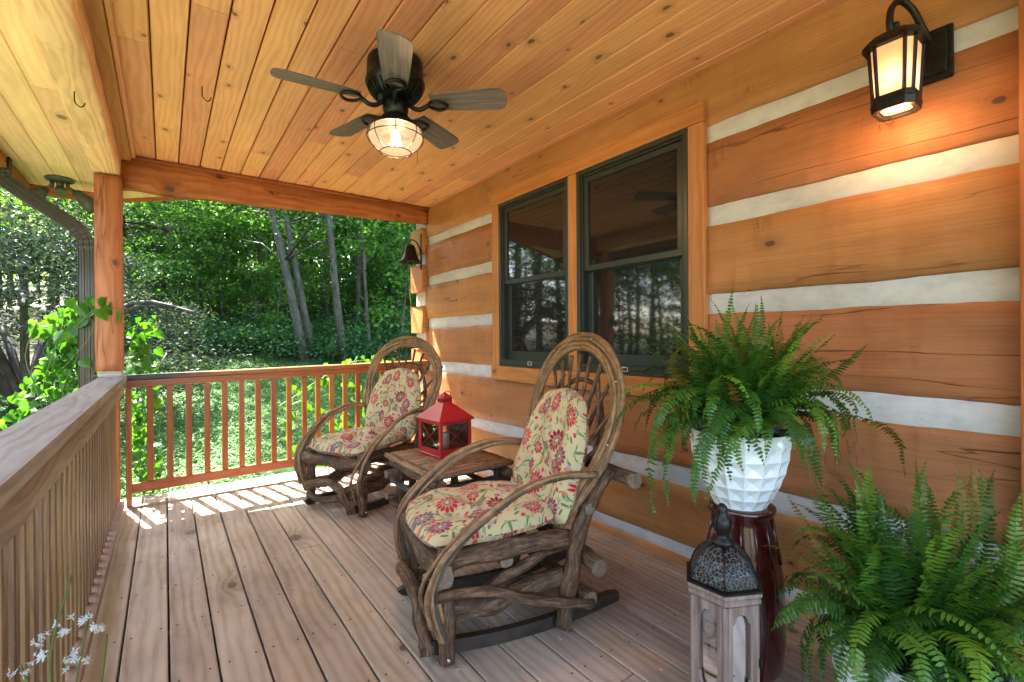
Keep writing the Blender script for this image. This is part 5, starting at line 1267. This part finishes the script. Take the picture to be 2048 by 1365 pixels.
# named trees
specials = [(612, 9.4, .095, (-.165, .12), 'lichen barked tree leaning left, right stem of the crossing pair by the lawn', 7.6, 'trunkl'),
            (628, 9.6, .08, (-.13, .095), 'second lichen barked tree rising just behind the leaning trunk by the lawn', 7.6, 'trunkl'),
            (690, 9.6, .085, (-.067, .05), 'straight lichen barked tree between the crossing pair and the bell', 7.8, 'trunkl'),
            (745, 10.2, .045, (-.055, .04), 'slim pale tree just behind the far rocking chair hoop', 7.2, 'trunkl'),
            (434, 15.5, .15, (.0, 0), 'straight dark trunk standing alone above the middle of the end railing', 12, 'trunkd'),
            (290, 20, .22, (0, 0), 'thick dark trunk just right of the corner post', 13, 'trunkd')]
for i, (px, d, r_, ln, lab, H_, mt) in enumerate(specials):
    X, Y = at(px, d); mbt, tips, pts = trunk_mesh('t', H_, r_, (ln[0] * 1.0, ln[1]), 10, M[mt], 70 + i, .16, 10)
    tips = [t for t in tips if t.z > 3.2]
    cm = crown_mesh('crown', tips, pts, 95, .095, M['leaf'], .45, H_, 60 + i, .9, 20, 1.9)
    tree('forest_tree', G(X, Y), mbt, cm, M[mt], lab)
# background trees
grp = 'slender trees deep in the woods'
k = 0; placed = []
tries = 0
while k < 62 and tries < 5000:
    tries += 1
    d = rs.uniform(12.5, 44); px = rs.uniform(-500, 1400); X, Y = at(px, d)
    if Y < 11.5: continue
    if X < 4 and Y < 13.5: continue
    if any((X - a) ** 2 + (Y - b) ** 2 < 1.7 for a, b in placed): continue
    placed.append((X, Y)); md, cm = protos[k % 6]; s_ = rs.uniform(.8, 1.15) * (1.15 if d > 20 else (.62 if Y < 17 and -2 < X < 6 else .9))
    tree('woodland_tree', G(X, Y), md, cm, None, 'slender dark trunked tree in the shaded woods behind the lawn', 'tree', grp, rs.uniform(0, 6.28), s_); k += 1
tall = []
for k in range(5):
    H_ = 11 + k * .4; mbt, tips, pts = trunk_mesh('t', H_, [.055, .07, .085, .10, .065][k], (rs.uniform(-.03, .03), rs.uniform(-.03, .03)), 12, M['trunkd'], 130 + k, .35, 7)
    o = mbt.build('trunk', M['trunkd']); md = o.data; bpy.data.objects.remove(o); tips = [q for q in tips if q.z > 5.2]
    tall.append((md, crown_mesh('crown', tips, pts, 75, .125, M['leaf'], .62, H_, 140 + k, .9, 16, 1.9)))
k = 0; tries = 0
while k < 78 and tries < 6000:
    tries += 1
    d = rs.uniform(12.5, 36); px = rs.uniform(240, 900); X, Y = at(px, d)
    if Y < 13 or any((X - a) ** 2 + (Y - b) ** 2 < .7 for a, b in placed): continue
    placed.append((X, Y)); md, cm = tall[k % 5]
    tree('woodland_tree', G(X, Y), md, cm, None, 'slender dark trunked tree in the shaded woods behind the lawn', 'tree', grp, rs.uniform(0, 6.28), rs.uniform(.85, 1.1)); k += 1
# trees along the open left side (seen in the window glass)
k = 0
for i in range(64):
    a = math.radians(rs.uniform(-35, 68)); d = rs.uniform(7.5, 15); X, Y = -d * math.cos(a) - 1.0, 1 + d * math.sin(a)
    if Y > 6.5 and X > -7.0: continue
    md, cm = protos[i % 6]; tree('woodland_tree', G(X, Y), md, cm, None, 'leafy tree on the open left side of the porch, beyond the side railing', 'tree', 'trees beyond the side railing', rs.uniform(0, 6), rs.uniform(.45, .62))

# understory saplings with layered sprays
sap = []
for k in range(4):
    mbt, tips, pts = trunk_mesh('t', 4.6, .03, (rs.uniform(-.08, .08), rs.uniform(-.08, .08)), 10, M['trunkd'], 30 + k, .2, 6)
    o = mbt.build('trunk', M['trunkd']); md = o.data; bpy.data.objects.remove(o)
    sap.append((md, crown_mesh('crown', tips, pts, 75, .11, M['leaf'], .2, 4.6, 80 + k, .75, 20, 1.2, None)))
k = 0; tries = 0; pl2 = []
while k < 44 and tries < 4000:
    tries += 1
    d = rs.uniform(10.2, 26) if k < 58 else rs.uniform(20, 36); px = rs.uniform(200, 900); X, Y = at(px, d)
    if Y < 10.4 or any((X - a) ** 2 + (Y - b) ** 2 < .9 for a, b in pl2): continue
    if d < 13 and (590 < px < 640 or 670 < px < 712): continue
    if 330 < px < 372 and d > 12: continue
    pl2.append((X, Y)); md, cm = sap[k % 4]
    tree('sapling', G(X, Y), md, cm, None, 'thin leafy sapling in the understory behind the lawn', 'sapling', 'understory saplings', rs.uniform(0, 6), rs.uniform(.7, 1.25)); k += 1

for i in range(16):
    X, Y = rs.uniform(-17, -6), rs.uniform(11, 21); md, cm = protos[i % 6]
    tree('woodland_tree', G(X, Y), md, cm, None, 'slender dark trunked tree in the shaded woods behind the lawn', 'tree', grp, rs.uniform(0, 6), rs.uniform(.8, 1.05))
cen = []; rad = []
for i in range(520):
    a = math.radians(rng.uniform(-40, 60)); d = rng.uniform(6.5, 15); X, Y = -d * math.cos(a) - 1.0, 1 + d * math.sin(a)
    if Y > 6.0 and X > -5: continue
    cen.append((X, Y, g(X, Y) + rng.uniform(.1, 1.6))); rad.append(rng.uniform(.5, 1.0))
ug = link('shrubbery', leaf_mesh('shrubbery', blobs(cen, rad, 45, .8), .13, M['leaf'], .45, .6)); tag(ug, 'mixed green shrubbery beyond the open side of the porch', kind='stuff')
# weeping maple left
mp = empty('japanese_maple', G(-1.45, 8.6), 0, 'broad purple-green maple mound spreading behind the corner post', 'tree')
mb = MB(); tips = []
for k in range(11):
    a = 2 * pi * k / 11 + .3; L = rs.uniform(1.3, 2.2); p = spline([(0, 0, -.1), (math.cos(a) * L * .25, math.sin(a) * L * .25, .75), (math.cos(a) * L * .6, math.sin(a) * L * .6, 1.35), (math.cos(a) * L, math.sin(a) * L, 1.2)], 4); mb.tube(p, [.055 * (1 - .8 * i / len(p)) + .006 for i in range(len(p))], 6)
mb.build('trunk', M['trunkd'], mp)
cen = []; rad = []
for k in range(150):
    a = rng.uniform(0, 2 * pi); el = rng.uniform(.05, 1.45); Rm = 2.05; q = rng.uniform(.82, 1.04)
    cen.append((Rm * q * math.cos(el) * math.cos(a), Rm * q * math.cos(el) * math.sin(a), .15 + 2.15 * q * math.sin(el))); rad.append(rng.uniform(.28, .5))
link('crown', leaf_mesh('crown', blobs(cen, rad, 150, .5), .062, M['maple'], .45, .45, None, .5), None, mp)
# taller tree above the maple
mbt, tips, pts = trunk_mesh('t', 6.2, .09, (.02, .03), 14, M['trunkd'], 91); cm = crown_mesh('crown', tips, pts, 130, .085, M['maple'], .25, 6.2, 92, .85, 44, 2.3)
tree('ornamental_tree', G(-2.6, 10.6), mbt, cm, M['trunkd'], 'tall dusky green tree rising behind the maple left of the post')
mbt, tips, pts = trunk_mesh('t', 5.6, .08, (.02, .03), 12, M['trunkd'], 95); cm = crown_mesh('crown', tips, pts, 120, .085, M['leafd'], .15, 5.6, 96, .85, 40, 2.0)
tree('ornamental_tree', G(-4.8, 9.2), mbt, cm, M['trunkd'], 'dense green tree at the far left behind the downspout')

# undergrowth, lawn, far foliage
cen = []; rad = []
for k in range(1500):
    px = rng.uniform(150, 1000); d = 9.4 + rng.uniform(0, 1) ** 1.5 * 24; X, Y = at(px, d)
    if Y < 9.6: continue
    cen.append((X, Y, g(X, Y) + rng.uniform(.05, .55) + (.5 if d > 16 else 0))); rad.append(rng.uniform(.25, .6) * (1.5 if d > 16 else 1))
ug = link('undergrowth', leaf_mesh('undergrowth', blobs(cen, rad, 75, .6), .075, M['leafd'], .55, .6)); tag(ug, 'dark leafy undergrowth at the edge of the woods', kind='stuff')
N = 200000
X = rng.uniform(-3.5, 6.5, N); Y = 4.7 + rng.uniform(0, 1, N) ** 1.25 * 6.0
Z = np.array([g(a, b) for a, b in zip(X, Y)]) + rng.uniform(.0, .022, N)
patch = np.array([mnoise.noise(Vector((a * .9, b * .9, 1.5))) for a, b in zip(X, Y)]); keep = patch < .42
lw = link('lawn', leaf_mesh('lawn', np.stack([X, Y, Z], 1)[keep], .026, M['grass'], .85, .7, .5 - patch[keep] * .5)); tag(lw, 'clover and grass lawn between the porch and the woods', kind='stuff')
cen = []; rad = []
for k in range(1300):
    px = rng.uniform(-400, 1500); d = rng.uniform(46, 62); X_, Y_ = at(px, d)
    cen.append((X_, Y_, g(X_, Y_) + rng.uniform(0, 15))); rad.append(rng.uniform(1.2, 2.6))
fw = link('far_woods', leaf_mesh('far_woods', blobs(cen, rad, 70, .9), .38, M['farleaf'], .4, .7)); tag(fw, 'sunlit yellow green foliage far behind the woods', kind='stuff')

# wood chips and seed husks scattered under the near chair
mb = MB()
for k in range(60):
    x_, y_ = rs.gauss(1.15, .45), rs.gauss(1.0, .45); a = rs.uniform(0, pi); L = rs.uniform(.003, .009); u_ = Vector((math.cos(a), math.sin(a), 0)) * L; v_ = Vector((-math.sin(a), math.cos(a), 0)) * L * .35
    if not (-.2 < x_ < 2.1): continue
    c_ = Vector((x_, y_, .0035)); mb.add([c_ - u_, c_ - v_ + Vector((0, 0, .002)), c_ + u_, c_ + v_], [(0, 1, 2, 3)])
o = mb.build('seed_husks', M['candle']); tag(o, 'tiny pale husks and chips scattered on the deck boards', kind='stuff')
